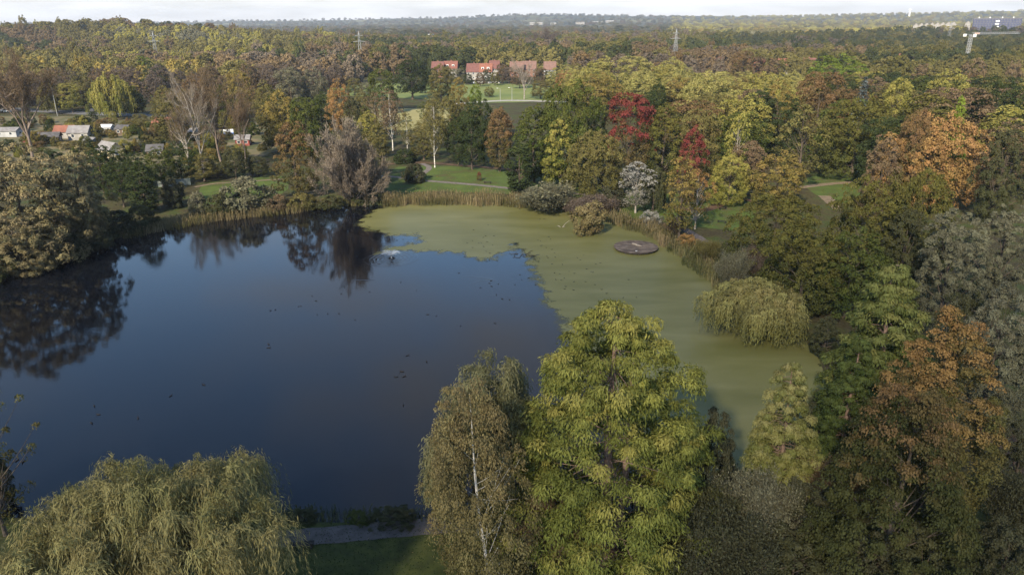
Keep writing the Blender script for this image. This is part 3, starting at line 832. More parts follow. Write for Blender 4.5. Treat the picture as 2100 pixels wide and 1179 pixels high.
TREE_LAST = []
TREES = []            # (x, y, radius) of everything planted, for the scatter to keep clear of
NAME = {'shrub': 'shrub', 'nshrub': 'shrub', 'bshrub': 'shrub', 'spruce': 'spruce_tree', 'pine': 'pine_tree', 'willow': 'willow_tree', 'birch': 'birch_tree', 'bare': 'bare_tree', 'twiggy': 'bare_tree'}

def plant(pr, loc, H, W, palette, label, rz=0.0, name='tree', cat='tree', group=None, mat=None, bark=None, crown='crown'):
    t = empty(name, loc, rz)
    t.scale = (W / pr['W'], W / pr['W'], H / pr['H'])
    tag(t, label, cat, group)
    link('trunk', pr['trunk'], t, bark or pr['bark'])
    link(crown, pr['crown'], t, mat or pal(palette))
    TREES.append((loc[0], loc[1], W / 2)); TREE_LAST[:] = [t]
    return t

rsel = random.Random(7)
def tree(kind, px, top, wpx, palette, label, H=None, by=None, cat=None, group=None, name=None, bark=None, rz=None):
    pr = P_(kind)
    if by is not None:
        b = at(px, by, 0); d = math.hypot(b[0], b[1])
        t = at_dist(px, top, d); H = max(t[2], .8)
        loc = (b[0], b[1], -.1)
    else:
        t = at(px, top, H); loc = (t[0], t[1], -.1)
    W = wpx * depth((loc[0], loc[1], H * .55)) / FPX
    k = kind[:-1]
    nm = name or NAME.get(k, 'tree')
    c = cat or ('shrub' if nm == 'shrub' else 'tree')
    return plant(pr, loc, H, W, palette, label, rsel.random() * 6.28 if rz is None else rz, nm, c, group, None, bark)

# ---- nearest trees, each with a crown of its own
def spot(px, by): 
    b = at(px, by, 0); return (b[0], b[1], -.1)
fw = make_willow(201, H=13.2, W=17.0, tufts=190, strands=46, steps=14, drop=(1.8, 5.6), leaf=(.25, .05), tr=.6, reach=1.7, two=1, flat=.6, ground=.03, lobes=.24, arch=(.3, .95), mounds=15)
b = at(285, 985, 13.2)
plant(fw, (b[0], b[1], -.1), 13.2, 17.0, 'willow', 'big weeping willow with golden-green trailing tufts in front of the near bank', 1.0, 'willow_tree', 'tree')
bi = make_broad(202, H=16.3, W=8.2, prof='egg', n=330, lpc=140, rc=(.06, .115), flat=1.3, leaf=(.18, .085), droop=1.1, bark=BIRCH, nl=26, lf=.22, tr=.16, shell=.25, top=.97, cb=.05, irr=.26, lean=(-1.6, .3), jit=.8)
plant(bi, spot(1012, 1235), 16.3, 8.2, 'birch', 'tall birch with white trunk and small yellowing leaves beside the near path', 0.0, 'birch_tree', 'tree')
w2 = make_willow(203, H=14.2, W=7.6, tufts=100, strands=40, steps=13, drop=(2.0, 5.0), leaf=(.26, .06), tr=.35, reach=.7, ground=.15)
b = at(1008, 738, 14.2)
plant(w2, (b[0], b[1], -.1), 14.2, 10.0, 'willow', 'grey-green weeping willow half hidden behind the birch', 0.4, 'willow_tree', 'tree', mat=leaf_mat('wgrey', (.105, .106, .044), (.160, .150, .068)))
cyp = make_cypress(204, H=20.4, W=16.6, n=500, lpc=270, gaps=.05, leaf=(.29, .085), pad=(.85, 1.45), prof=lambda v: np.clip(1 - v, 0, 1) ** .44 * (.72 + .28 * np.clip(v * 4, 0, 1)))
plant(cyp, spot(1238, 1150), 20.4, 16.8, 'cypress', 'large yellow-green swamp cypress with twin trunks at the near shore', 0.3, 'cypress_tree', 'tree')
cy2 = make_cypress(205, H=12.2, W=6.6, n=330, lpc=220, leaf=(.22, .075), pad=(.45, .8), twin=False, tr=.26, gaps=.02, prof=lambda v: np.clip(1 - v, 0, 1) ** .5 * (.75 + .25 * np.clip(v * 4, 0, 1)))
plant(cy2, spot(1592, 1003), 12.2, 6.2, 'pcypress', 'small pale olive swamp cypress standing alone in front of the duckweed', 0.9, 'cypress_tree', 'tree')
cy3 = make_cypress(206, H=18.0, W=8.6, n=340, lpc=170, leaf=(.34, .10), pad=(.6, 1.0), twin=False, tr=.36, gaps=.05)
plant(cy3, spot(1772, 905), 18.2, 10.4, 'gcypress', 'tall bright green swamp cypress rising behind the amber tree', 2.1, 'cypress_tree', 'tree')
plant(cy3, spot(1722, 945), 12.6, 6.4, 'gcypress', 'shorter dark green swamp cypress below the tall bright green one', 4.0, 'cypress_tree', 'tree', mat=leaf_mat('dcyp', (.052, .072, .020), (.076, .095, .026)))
be1 = make_broad(207, H=18.0, W=9.0, prof='egg', n=300, lpc=150, rc=(.06, .11), leaf=(.21, .12), cb=.1, tr=.34, nl=24, irr=.2, flat=.75)
b = at(1972, 640, 18.0)
plant(be1, (b[0], b[1], -.1), 18.0, 9.0, 'amber', 'amber-orange tree with a bright conical top at the right bank', 0.2, 'tree', 'tree', mat=leaf_mat('amber_n', (.090, .082, .026), (.205, .122, .040), .52, .95))
be2 = make_broad(208, H=16.0, W=12.0, prof='dome', n=470, lpc=150, rc=(.05, .095), leaf=(.21, .12), cb=.0, tr=.42, nl=30, irr=.18, flat=.6, droop=.3, lf=.22)
b = at(1888, 790, 16.0)
plant(be2, (b[0], b[1], -.1), 16.0, 12.0, 'beech', 'broad green beech turning brown and rust at the top, bottom right', 1.2, 'beech_tree', 'tree', mat=leaf_mat('beech_n', (.048, .052, .018), (.130, .082, .034), .68, 1.08))
dom = make_willow(209, H=7.0, W=14.5, tufts=170, strands=26, steps=11, drop=(1.2, 4.5), leaf=(.34, .10), tr=.4, reach=1.0, ground=.0, lobes=.06, mounds=11)
plant(dom, spot(1542, 672), 6.0, 13.8, 'willow', 'low dome-shaped weeping willow trailing into the duckweed', 0.0, 'willow_tree', 'tree', mat=leaf_mat('wpale', (.130, .125, .038), (.205, .182, .062)))
lb = make_broad(210, H=15, W=9.5, prof='oval', n=70, lpc=60, rc=(.06, .11), leaf=(.24, .13), cb=.1, tr=.2, nl=50, irr=.3, flat=.5)
b = at(-95, 735, 15)
plant(lb, (b[0], b[1], -.1), 15, 7.6, 'olive', 'olive-brown tree poking in at the left edge above the willow', 0.7, 'tree', 'tree')

# ---- shrubs on the near right bank
for px, by, top, w, k, pl, lab in [
    (1455, 1060, 835, 150, 'nshrub1', 'dshrub', 'tall dark bushy alder between the big cypress and the small pale one'),
    (1400, 1150, 985, 210, 'nshrub0', 'shrub', 'tangled grey-green bush at the foot of the big cypress'),
    (1530, 1130, 975, 200, 'nshrub0', 'grey', 'twiggy grey bush in front of the small pale cypress'),
    (1640, 1100, 985, 170, 'nshrub1', 'dshrub', 'dark green bush beside the foot of the brown-green beech'),
    (1460, 1230, 1050, 240, 'nshrub0', 'dshrub', 'bare grey thicket at the bottom edge below the twiggy bush'),
    (1620, 1210, 1090, 220, 'nshrub1', 'shrub', 'low olive scrub at the bottom edge beside the beech'),
    (1715, 1040, 930, 120, 'nshrub0', 'brown', 'rusty brown undergrowth between the cypresses and the beech'),
    (1130, 1190, 1010, 150, 'nshrub0', 'brown', 'brown bramble between the birch and the big cypress'),
    (1010, 1080, 985, 120, 'nshrub1', 'dshrub', 'dark bush on the shore behind the birch'),
    (735, 1066, 1052, 60, 'nshrub1', 'green', 'small low weed clump on the near bank edge'),
    (805, 1068, 1044, 110, 'nshrub1', 'shrub', 'wider green clump of bank weeds left of the birch'),
    (618, 1064, 1046, 80, 'nshrub1', 'shrub', 'ragged bank weeds right of the big willow'),
    (10, 1020, 905, 70, 'nshrub1', 'dshrub', 'dark bush at the left edge behind the big willow'),
    (-20, 1060, 880, 110, 'nshrub1', 'brown', 'dim brown bush cut by the left edge of the picture'),
    (1680, 905, 800, 110, 'nshrub1', 'dshrub', 'dark shrub on the bank beneath the green cypresses'),
    (1690, 720, 650, 100, 'nshrub1', 'shrub', 'dim green thicket right of the dome-shaped willow'),
    (1620, 600, 545, 60, 'nshrub1', 'shrub', 'dim green bush behind the dome-shaped willow'),
    (1500, 598, 515, 70, 'nshrub0', 'grey', 'grey-brown twiggy shrub above the dome-shaped willow'),
    (1452, 535, 492, 60, 'nshrub0', 'olive', 'olive shrub between the gravel path and the green reeds'),
    (1490, 545, 500, 60, 'nshrub1', 'shrub', 'green shrub hiding the end of the gravel path'),
    (1385, 480, 448, 46, 'nshrub0', 'brown', 'brown shrub at the foot of the slender golden tree'),
    (2075, 1010, 850, 150, 'nshrub1', 'dshrub', 'dark bush at the right edge below the large grey willow'),
    (2090, 1130, 970, 190, 'nshrub0', 'dshrub', 'dark thicket in the bottom right corner'),
    (2040, 1230, 1060, 210, 'nshrub1', 'dshrub', 'dim bush at the bottom edge right of the beech'),
    (1880, 1250, 1070, 230, 'nshrub1', 'shrub', 'green undergrowth hiding the foot of the beech'),
    (1760, 1240, 1090, 200, 'nshrub1', 'dshrub', 'dark undergrowth left of the foot of the beech'),
    (1545, 585, 500, 60, 'nshrub0', 'mauve', 'mauve-brown twiggy shrub next to the gravel path end'),
    ]:
    tree(k, px, top, w, pl, lab, by=by, group='shrubs and undergrowth')

# ---- right-hand trees
for a in [
    ('fluffy0', 1972, 432, 165, 'grey', 'silvery grey-brown willow behind the tall green cypress', dict(H=15)),
    ('fluffy1', 2080, 420, 140, 'grey', 'grey-green willow at the right edge above the amber tree', dict(H=14)),
    ('fluffy0', 2075, 590, 190, 'grey', 'large dull grey willow at the right edge beside the amber tree', dict(H=14)),
    ('fluffy1', 1990, 590, 130, 'shrub', 'dim grey-green tree between the amber tree and the silvery willow', dict(H=11)),
    ('fluffy1', 1870, 420, 130, 'shrub', 'dim olive tree behind the tall green cypress', dict(H=13)),
    ('spread0', 1600, 398, 200, 'oak', 'rounded green oak over the bend of the gravel path', dict(H=13)),
    ('spread1', 1660, 470, 200, 'oak', 'lower green oak just behind the dome-shaped willow', dict(H=11.5)),
    ('spread1', 1800, 362, 190, 'oak', 'broad olive-green oak in front of the orange beech', dict(H=16)),
    ('spread0', 1905, 350, 170, 'oak', 'green oak overlapping the base of the orange beech', dict(H=16)),
    ('round2', 1760, 470, 150, 'green', 'dark green oak between the path oak and the silvery willow', dict(H=12)),
    ('spread0', 1928, 232, 205, 'orange', 'huge orange beech glowing above the oaks on the right', dict(H=19)),
    ('fluffy1', 2078, 252, 110, 'shrub', 'drooping dark green tree at the right edge by the orange beech', dict(H=19)),
    ('spread0', 1745, 200, 170, 'oak', 'spreading olive oak above the sandy clearing', dict(by=362)),
    ('round1', 1690, 148, 110, 'rust', 'tall rust-brown tree behind the spreading oak', dict(H=23)),
    ('sparse0', 1655, 215, 110, 'olive', 'thin olive tree with bare pale limbs left of the spreading oak', dict(H=19)),
    ('spruce0', 1777, 150, 62, 'spruce', 'blue-grey spruce rising behind the spreading oak', dict(H=23)),
    ('round2', 1603, 312, 118, 'gold', 'rounded brown-gold tree in front of the dark wood', dict(H=12)),
    ('spread1', 1492, 316, 105, 'ygreen', 'low yellow-green spreading tree beside the small lawn', dict(by=420)),
    ('oval0', 1425, 258, 74, 'red', 'smaller red-topped tree right of the big red one', dict(H=17)),
    ('sparse0', 1392, 322, 96, 'gold', 'slender golden-brown tree with visible limbs by the reeds', dict(by=492)),
    ('sparse1', 1425, 345, 70, 'amber', 'thin russet tree beside the slender golden one', dict(by=470)),
    ('willow1', 1338, 345, 62, 'shrub', 'dull green drooping tree behind the white-leaved tree', dict(by=432)),
    ('oval1', 1365, 215, 110, 'oak', 'olive-green tree between the two red-topped trees', dict(H=18.5)),
    ('round1', 1440, 225, 90, 'olive', 'olive tree behind the smaller red-topped tree', dict(H=18)),
    ('round0', 1350, 163, 62, 'dgreen', 'dark rounded tree in front of the yellow lime trees', dict(H=21)),
    ('spread0', 1222, 268, 130, 'olive', 'olive-brown tree filling in beneath the big red tree', dict(H=14.5)),
    ('round1', 1540, 290, 90, 'brown', 'dull brown tree behind the low yellow-green one', dict(H=12)),
    ('sparse1', 1520, 230, 80, 'ygreen', 'tall thin yellow-green tree in the wood right of the red trees', dict(H=18)),
    ('oval1', 1820, 280, 80, 'brown', 'brown tree squeezed between the spreading oak and the orange beech', dict(H=17)),
    ('cone0', 1975, 200, 48, 'lime', 'small pale green pointed tree just above the orange beech', dict(H=21)),
    ('round1', 1890, 225, 70, 'rust', 'rust-coloured tree touching the top of the orange beech', dict(H=20)),
    ('round0', 1955, 142, 100, 'ygreen', 'yellow-green tree in the wood above the orange beech', dict(H=21)),
    ('round2', 1720, 112, 115, 'lime', 'bright lime-green dome in the wood on the right', dict(H=20)),
    ('round0', 2060, 160, 130, 'dgreen', 'broad dark green tree at the right edge of the wood', dict(H=22)),
    ('round1', 1850, 160, 80, 'ygreen', 'yellowish tree right of the blue-grey spruce', dict(H=21)),
    ]:
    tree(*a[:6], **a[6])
tree('sparse0', 1303, 330, 78, 'silver', 'white-leaved poplar standing on the right bank', by=437, bark=BARKP)
tree('shrub1', 1336, 430, 46, 'silver', 'small white-leaved bush in front of the white-leaved poplar', by=462)
tree('shrub1', 1410, 478, 42, 'orange', 'little bright orange bush beside the gravel path', by=505)
tree('shrub1', 1255, 385, 70, 'dshrub', 'dark green bush left of the white-leaved poplar', by=422)
tree('bshrub0', 1235, 400, 60, 'mauve', 'mauve shrub at the end of the far lawn', by=436)

# ---- far bank, middle
for a in [
    ('round1', 1285, 192, 122, 'red', 'large crimson-topped maple behind the white-leaved poplar', dict(by=372)),
    ('spread1', 1165, 165, 160, 'green', 'tall dark green oak in the middle of the far bank', dict(by=378)),
    ('oval0', 1095, 215, 100, 'green', 'dark green tree leaning against the left of the tall oak', dict(by=375)),
    ('oval1', 1150, 242, 82, 'ygreen', 'yellow-green tree with a bare pale stem on the far lawn', dict(by=387)),
    ('column0', 1066, 290, 70, 'dgreen', 'dark bluish-green bushy tree at the right end of the reeds', dict(by=398)),
    ('oval0', 1025, 220, 70, 'rust', 'russet and green tree beside the dark rounded tree', dict(by=352)),
    ('round2', 968, 214, 80, 'dgreen', 'dark rounded tree at the back of the lawn', dict(by=348)),
    ('birch0', 806, 182, 62, 'brown', 'slim birch with a long bare white trunk left of the lawn', dict(by=309)),
    ('birch0', 836, 228, 36, 'olive', 'short birch with broken white trunk next to the slim one', dict(by=317)),
    ('birch0', 892, 205, 58, 'olive', 'thin pale-stemmed birch at the back of the lawn', dict(by=344)),
    ('twiggy0', 724, 252, 150, 'twig', 'big mauve-brown fan-shaped bare willow at the pond corner', dict(by=416)),
    ('oval1', 612, 250, 100, 'rust', 'russet and green tree left of the bare fan-shaped willow', dict(by=404)),
    ('round2', 570, 185, 110, 'gold', 'golden-yellow tree behind the russet one', dict(H=18)),
    ('pine0', 655, 188, 74, 'dgreen', 'dark pine standing above the bare fan-shaped willow', dict(H=19)),
    ('round0', 690, 162, 62, 'orange', 'bright orange tree beyond the dark pine', dict(H=20)),
    ('round1', 620, 200, 70, 'green', 'green tree between the golden tree and the pine', dict(H=18)),
    ('shrub0', 850, 335, 62, 'dshrub', 'dark round shrub on the far lawn', dict(by=372)),
    ('shrub0', 830, 305, 60, 'dgreen', 'dark bush at the foot of the white birch trunks', dict(by=334)),
    ('oval0', 940, 235, 60, 'dgreen', 'narrow dark tree left of the dark rounded tree', dict(by=340)),
    ('oval1', 870, 250, 64, 'olive', 'olive tree behind the thin birch', dict(by=328)),
    ('round2', 780, 250, 50, 'olive', 'olive tree behind the slim birch', dict(by=322)),
    ('round0', 842, 118, 82, 'dgreen', 'round dark green tree on the far meadow', dict(H=20)),
    ('round1', 780, 142, 78, 'green', 'green tree left of the round dark one on the meadow', dict(H=18)),
    ('oval0', 903, 132, 56, 'olive', 'olive tree right of the round dark one on the meadow', dict(H=18)),
    ('oval1', 940, 160, 48, 'gold', 'golden tree in front of the far meadow', dict(H=17)),
    ('round2', 975, 170, 32, 'lime', 'little yellow-lime tree beside the golden one', dict(H=14)),
    ('bare0', 1075, 122, 70, 'twig', 'tall bare pale tree in front of the red-roofed terrace', dict(by=204)),
    ('round2', 1003, 178, 24, 'olive', 'small dark tree alone on the far meadow', dict(by=200)),
    ('round0', 1158, 145, 46, 'orange', 'orange dome of a tree beside the far meadow', dict(H=15)),
    ('bare1', 1120, 60, 70, 'mauve', 'broad leafless mauve tree behind the terrace', dict(H=27)),
    ('column0', 1240, 115, 56, 'ylime', 'pale yellow pointed tree at the left end of the lime row', dict(H=21)),
    ('round1', 1300, 116, 90, 'ylime', 'yellow lime tree second in the row beyond the red maple', dict(H=20)),
    ('round0', 1380, 118, 100, 'ylime', 'broad yellow-green lime tree in the middle of the row', dict(H=20)),
    ('round2', 1460, 146, 100, 'ylime', 'yellow-green lime tree below the first red roof on the right', dict(H=19)),
    ('round0', 1320, 140, 90, 'ylime', 'lower lime tree in front of the yellow row', dict(H=18)),
    ('round1', 1430, 165, 90, 'ylime', 'dull yellow lime tree above the smaller red-topped tree', dict(H=18)),
    ('round1', 1527, 105, 52, 'rust', 'rust-orange round tree standing by the red roofs', dict(H=20)),
    ('round2', 1560, 150, 90, 'ygreen', 'olive-yellow tree left of the rust-brown tall one', dict(H=19)),
    ('round0', 1600, 165, 80, 'gold', 'golden-green tree right of the olive-yellow one', dict(H=19)),
    ('round1', 1330, 190, 60, 'dgreen', 'dark tree right behind the crimson maple', dict(H=18)),
    ('round0', 1220, 205, 60, 'dgreen', 'dark tree left behind the crimson maple', dict(H=18)),
    ]:
    tree(*a[:6], **a[6])
for px, top, w, by, pl, lab in [(960, 152, 26, 174, 'dgreen', 'dark bush at the left garden of the terrace'), (1000, 142, 20, 172, 'dgreen', 'dark pointed bush before the orange-roofed house'), (1030, 132, 34, 172, 'brown', 'round brown tree right of the orange-roofed house'), (1043, 138, 30, 173, 'mauve', 'round mauve tree left of the brown-roofed pair'),
                                 (1108, 140, 34, 176, 'brown', 'brown bush right of the brown-roofed pair'), (940, 140, 34, 172, 'grey', 'grey-green bush before the white gabled terrace house'), (885, 140, 30, 172, 'dgreen', 'dark tree at the left end of the terrace'), (1130, 145, 30, 178, 'dgreen', 'dark bush near the orange dome tree'), (1180, 130, 44, 190, 'olive', 'olive tree before the white gable edge'), (918, 136, 30, 178, 'olive', 'olive tree screening the left of the terrace'), (985, 150, 26, 178, 'brown', 'small brown tree before the middle terrace houses'), (1066, 140, 40, 182, 'brown', 'wide brown tree before the brown-roofed pair'), (1015, 148, 24, 176, 'olive', 'little olive tree under the orange roof'), (728, 160, 44, 196, 'olive', 'olive tree at the left end of the far meadow'), (872, 158, 40, 192, 'green', 'green tree right of the round dark one'), (756, 168, 36, 200, 'grey', 'grey-green tree between the orange tree and the meadow'), (1108, 165, 40, 204, 'olive', 'olive tree at the right end of the far meadow')]:
    tree('round1', px, top, w, pl, lab, by=by)
tree('bshrub0', 1120, 378, 118, 'grey', 'wide greyish-brown bush at the right end of the reed bed', by=432)
tree('bshrub0', 1195, 405, 66, 'mauve', 'mauve-brown bush behind the willow clump in the water', by=440)
tree('shrub1', 1207, 412, 78, 'straw', 'straw-coloured willow clump standing in the duckweed', by=474)
tree('oval1', 983, 352, 13, 'red', 'tiny red sapling on the far lawn', by=371)

# ---- left bank
for a in [
    ('fluffy0', 70, 288, 240, 'gwillow', 'massive brown-gold willow at the left edge of the pond', dict(by=535)),
    ('fluffy1', 185, 296, 135, 'gwillow', 'tall brown-gold willow nearest the left reeds', dict(by=505)),
    ('fluffy1', 140, 335, 130, 'gwillow', 'dark brown willow wedged between the two brown-gold ones', dict(by=512)),
    ('fluffy0', 45, 430, 150, 'gwillow', 'lower golden willow leaning over the water at the left edge', dict(by=556)),
    ('fluffy1', -40, 330, 140, 'gwillow', 'brown willow cut by the left edge of the picture', dict(by=560)),
    ('bare1', 68, 105, 150, 'brown', 'tall bare tree rising behind the brown-gold willows', dict(by=335)),
    ('bare0', 418, 150, 110, 'twig', 'tall bare white-limbed tree beside the gardens', dict(by=355)),
    ('bare1', 455, 145, 125, 'brown', 'tall bare grey tree right of the white-limbed one', dict(by=340)),
    ('bare0', 390, 190, 90, 'brown', 'bare forked tree at the garden fence', dict(by=365)),
    ('bare1', 505, 190, 60, 'brown', 'thin leafless tree left of the golden tree', dict(by=345)),
    ('oval0', 215, 292, 70, 'dgreen', 'dark green tree at the garden corner next to the willow', dict(by=400)),
    ('column0', 300, 330, 66, 'dgreen', 'dark pointed tree behind the left reeds', dict(by=438)),
    ('round1', 255, 330, 70, 'dgreen', 'dark bushy tree between the willow and the dark pointed one', dict(by=425)),
    ('round2', 245, 300, 80, 'green', 'green tree behind the dark bushy one at the garden corner', dict(by=392)),
    ('oval1', 290, 310, 60, 'dgreen', 'dark tree in front of the cream-gabled garden house', dict(by=402)),
    ('round2', 445, 330, 70, 'olive', 'olive tree at the end of the left lawn', dict(by=364)),
    ('round1', 530, 320, 60, 'shrub', 'dim green tree left of the russet and green one', dict(by=362)),
    ('round0', 335, 300, 64, 'green', 'green tree in front of the garden sheds', dict(by=385)),
    ('round2', 375, 290, 70, 'dgreen', 'dark tree over the grey screen on the left bank', dict(by=375)),
    ('round1', 420, 315, 70, 'olive', 'olive bush-like tree under the bare white-limbed tree', dict(by=372)),
    ('round0', 485, 300, 66, 'shrub', 'grey-green tree left of the golden tree', dict(by=368)),
    ('shrub1', 360, 360, 56, 'dshrub', 'dark round bush on the left bank', dict(by=425)),
    ('shrub0', 408, 392, 52, 'grey', 'pale grey bush on the left bank', dict(by=438)),
    ('shrub0', 508, 362, 130, 'grey', 'broad grey-green willow bush on the left bank', dict(by=430)),
    ('shrub0', 455, 395, 70, 'shrub', 'green bush touching the broad grey-green one', dict(by=440)),
    ('shrub1', 235, 425, 90, 'dshrub', 'dark overhanging bush between the willows and the left reeds', dict(by=478)),
    ('shrub0', 290, 420, 80, 'shrub', 'green sedge bush at the left reeds', dict(by=468)),
    ('shrub0', 620, 395, 70, 'olive', 'olive bush left of the bare fan-shaped willow', dict(by=426)),
    ('shrub0', 575, 398, 60, 'brown', 'brown low bush right of the broad grey-green one', dict(by=430)),
    ('shrub0', 680, 402, 60, 'shrub', 'small green bush at the foot of the bare fan-shaped willow', dict(by=424)),
    ('shrub1', 130, 470, 110, 'dshrub', 'dark bush at the waterline under the tall brown-gold willow', dict(by=524)),
    ('shrub0', 190, 455, 100, 'dshrub', 'dim bush at the waterline right of the tall brown-gold willow', dict(by=503)),
    ('shrub0', -10, 505, 140, 'shrub', 'bush at the waterline cut by the left edge', dict(by=566)),
    ('shrub0', 90, 492, 110, 'shrub', 'bush at the waterline under the lower golden willow', dict(by=540)),
    ('shrub0', 745, 385, 90, 'shrub', 'green bush on the bank beneath the bare fan-shaped willow', dict(by=412)),
    ('round1', 735, 270, 120, 'olive', 'olive tree hidden behind the bare fan-shaped willow', dict(by=378)),
    ('willow0', 240, 152, 105, 'ygreen', 'yellow-green weeping willow beside the road', dict(by=242)),
    ('round0', 278, 185, 50, 'dgreen', 'dark tree at the right of the roadside willow', dict(by=240)),
    ('oval1', 292, 115, 52, 'lime', 'bright green poplar in front of the brown wood', dict(H=18)),
    ('willow1', 118, 165, 70, 'olive', 'olive willow behind the street lamp', dict(by=232)),
    ('round1', 150, 170, 50, 'ygreen', 'light green tree right of the street lamp', dict(by=232)),
    ('round0', 345, 175, 64, 'olive', 'olive tree on the edge of the sunlit meadow', dict(by=245)),
    ('round1', 485, 145, 70, 'gold', 'golden-orange tree right of the tall bare ones', dict(H=18)),
    ('round2', 395, 155, 60, 'rust', 'rusty tree behind the tall bare ones', dict(H=17)),
    ('round0', 540, 165, 64, 'olive', 'olive tree behind the golden-yellow one', dict(H=18)),
    ('round1', 590, 138, 74, 'grey', 'grey-green tree in the row beyond the gardens', dict(H=19)),
    ('round2', 640, 140, 60, 'grey', 'pale grey-green tree next to the bright orange one', dict(H=18)),
    ('round0', 740, 185, 50, 'olive', 'olive tree in the dry meadow', dict(H=14)),
    ('sparse1', 765, 190, 56, 'brown', 'thin brown tree in the dry meadow', dict(H=15)),
    ('round1', 720, 200, 50, 'shrub', 'dull green tree behind the bare fan-shaped willow', dict(H=15)),
    ('sparse0', 885, 185, 50, 'olive', 'thin olive tree at the edge of the dry meadow', dict(H=15)),
    ('oval0', 920, 190, 52, 'olive', 'tall olive tree at the right edge of the dry meadow', dict(H=16)),
    ('round2', 985, 200, 64, 'dgreen', 'dark tree below the pale road', dict(H=16)),
    ('round0', 5, 160, 70, 'gold', 'golden tree at the left edge by the road', dict(by=215)),
    ]:
    tree(*a[:6], **a[6])

LMK = [(1777, 190, 'blue-grey spruce'), (1928, 300, 'huge orange beech'), (1745, 280, 'spreading olive oak'), (1690, 190, 'tall rust-brown tree'), (1720, 140, 'lime-green dome'), (1285, 260, 'crimson-topped maple'),
       (1425, 290, 'smaller red-topped tree'), (1380, 150, 'yellow lime row'), (1480, 130, 'long red roof'), (1600, 130, 'middle red roof'), (1862, 118, 'bright red roof'), (1990, 105, 'construction crane'), (1527, 130, 'rust-orange round tree'),
       (2075, 320, 'drooping dark tree'), (312, 95, 'left pylon'), (735, 85, 'pylon left of the terrace'), (240, 200, 'roadside willow'), (292, 150, 'bright green poplar'), (118, 210, 'street lamp'), (68, 200, 'tall bare tree'),
       (485, 180, 'golden-orange tree'), (690, 190, 'bright orange tree'), (570, 230, 'golden-yellow tree'), (138, 270, 'orange-roofed garden house'), (20, 270, 'low grey-roofed shed'), (228, 310, 'cream-gabled garden house'), (338, 255, 'low red-roofed garden house'), (470, 275, 'blue and white awning'), (322, 310, 'dark shed'), (430, 200, 'bare white-limbed tree')]
USED = set()
def where_label(loc, H, W, col, noun, medH, medW):
    x, y = project((loc[0], loc[1], loc[2] + H * .6))
    c = min(LMK, key=lambda m: (m[0] - x) ** 2 + (1.6 * (m[1] - y)) ** 2)
    dx, dy = x - c[0], y - c[1]
    dist = math.hypot(dx, 1.6 * dy)
    rel = ('just ' if dist < 45 else 'well ' if dist > 110 else '') + (('right of' if dx > 0 else 'left of') if abs(dx) > abs(dy) * 1.2 else ('above' if dy < 0 else 'below'))
    size = ('tall ' if H > medH * 1.12 else 'short ' if H < medH * .85 else '') + ('broad ' if W > medW * 1.15 else 'narrow ' if W < medW * .85 else '')
    lab = size + col + ' ' + noun + ' ' + rel + ' the ' + c[2]
    if lab in USED:
        for e in sorted(LMK, key=lambda m: (m[0] - x) ** 2 + (1.6 * (m[1] - y)) ** 2)[1:5]:
            l2 = size + col + ' ' + noun + ' between the ' + c[2] + ' and the ' + e[2]
            if l2 not in USED and len(l2.split()) <= 16: lab = l2; break
    USED.add(lab)
    return lab
# garden shrubs between the sheds
rg = random.Random(33)
gl = {'gold': 'golden', 'ygreen': 'yellow-green', 'green': 'green', 'olive': 'olive', 'rust': 'rust-brown', 'dgreen': 'dark green'}
for i in range(165):
    px = rg.uniform(-30, 560); by = rg.uniform(250, 334)
    if 505 < px and by > 310: continue
    pl = rg.choice(['gold', 'ygreen', 'green', 'olive', 'rust', 'dgreen', 'olive'])
    h = rg.uniform(10, 32)
    tree(rg.choice(['shrub0', 'shrub1', 'round1']), px, by - h, rg.uniform(16, 42), pl, 'tmp garden bush label', by=by, group='bushes in the garden plots', cat='bush')
    tb = COL.objects[-1] if False else TREE_LAST[0]
    hb_ = tb.scale[2]; tb['label'] = where_label(tb.location, 1.0, 1.0, gl[pl], 'bush', 1, 1)

# ---- woods: individual trees out to about 400 m, standing free of what is already planted
def horizon_row(px): return 40 - (px - 1050) * math.tan(-ROLL)
def zone(nm, px0, px1, d0, d1, lat, dep, hr, pals, ycap, kinds, seed, where, wr=(.62, .9)):
    r = random.Random(seed); d = d0; row = 0
    while d < d1:
        px = px0 + (row % 2) * .5 * lat * FPX / d
        while px < px1:
            q = px + r.uniform(-.4, .4) * lat * FPX / d; dd = d + r.uniform(-.45, .45) * dep
            px += lat * FPX / d * r.uniform(.85, 1.15)
            cap = ycap(q) + r.uniform(0, 14)
            t = at_dist(q, cap, dd)
            H = min(r.uniform(*hr), t[2])
            if H < 7: continue
            W = H * r.uniform(*wr)
            if any((t[0] - x) ** 2 + (t[1] - y) ** 2 < (.55 * (W / 2 + rr)) ** 2 for x, y, rr in TREES): continue
            pl = r.choice(pals(q, dd))
            k = r.choice(kinds)
            col = COLN[pl]
            plant(P_(k), (t[0], t[1], -.1 + ground_z(t[0], t[1])), H, W, pl, where_label((t[0], t[1], 0), H, W, col, 'tree', sum(hr) / 2 - 1, (sum(hr) / 2 - 1) * sum(wr) / 2), r.random() * 6.28, 'tree', 'tree', col + ' trees of the woods')
        d += dep; row += 1
COLN = {'dgreen': 'dark green', 'green': 'green', 'oak': 'dull green', 'ygreen': 'yellow-green', 'ylime': 'pale yellow', 'lime': 'lime green', 'olive': 'olive', 'brown': 'brown',
        'mauve': 'bare mauve-brown', 'orange': 'orange', 'rust': 'rust-brown', 'gold': 'golden', 'grey': 'grey-green', 'shrub': 'dim green', 'twig': 'bare pale'}
def pals_right(q, d):
    if q < 1660 and d > 255: return ['ylime', 'ylime', 'ygreen', 'ylime', 'gold', 'ygreen']
    return ['dgreen', 'dgreen', 'oak', 'green', 'olive', 'ygreen', 'rust', 'brown']
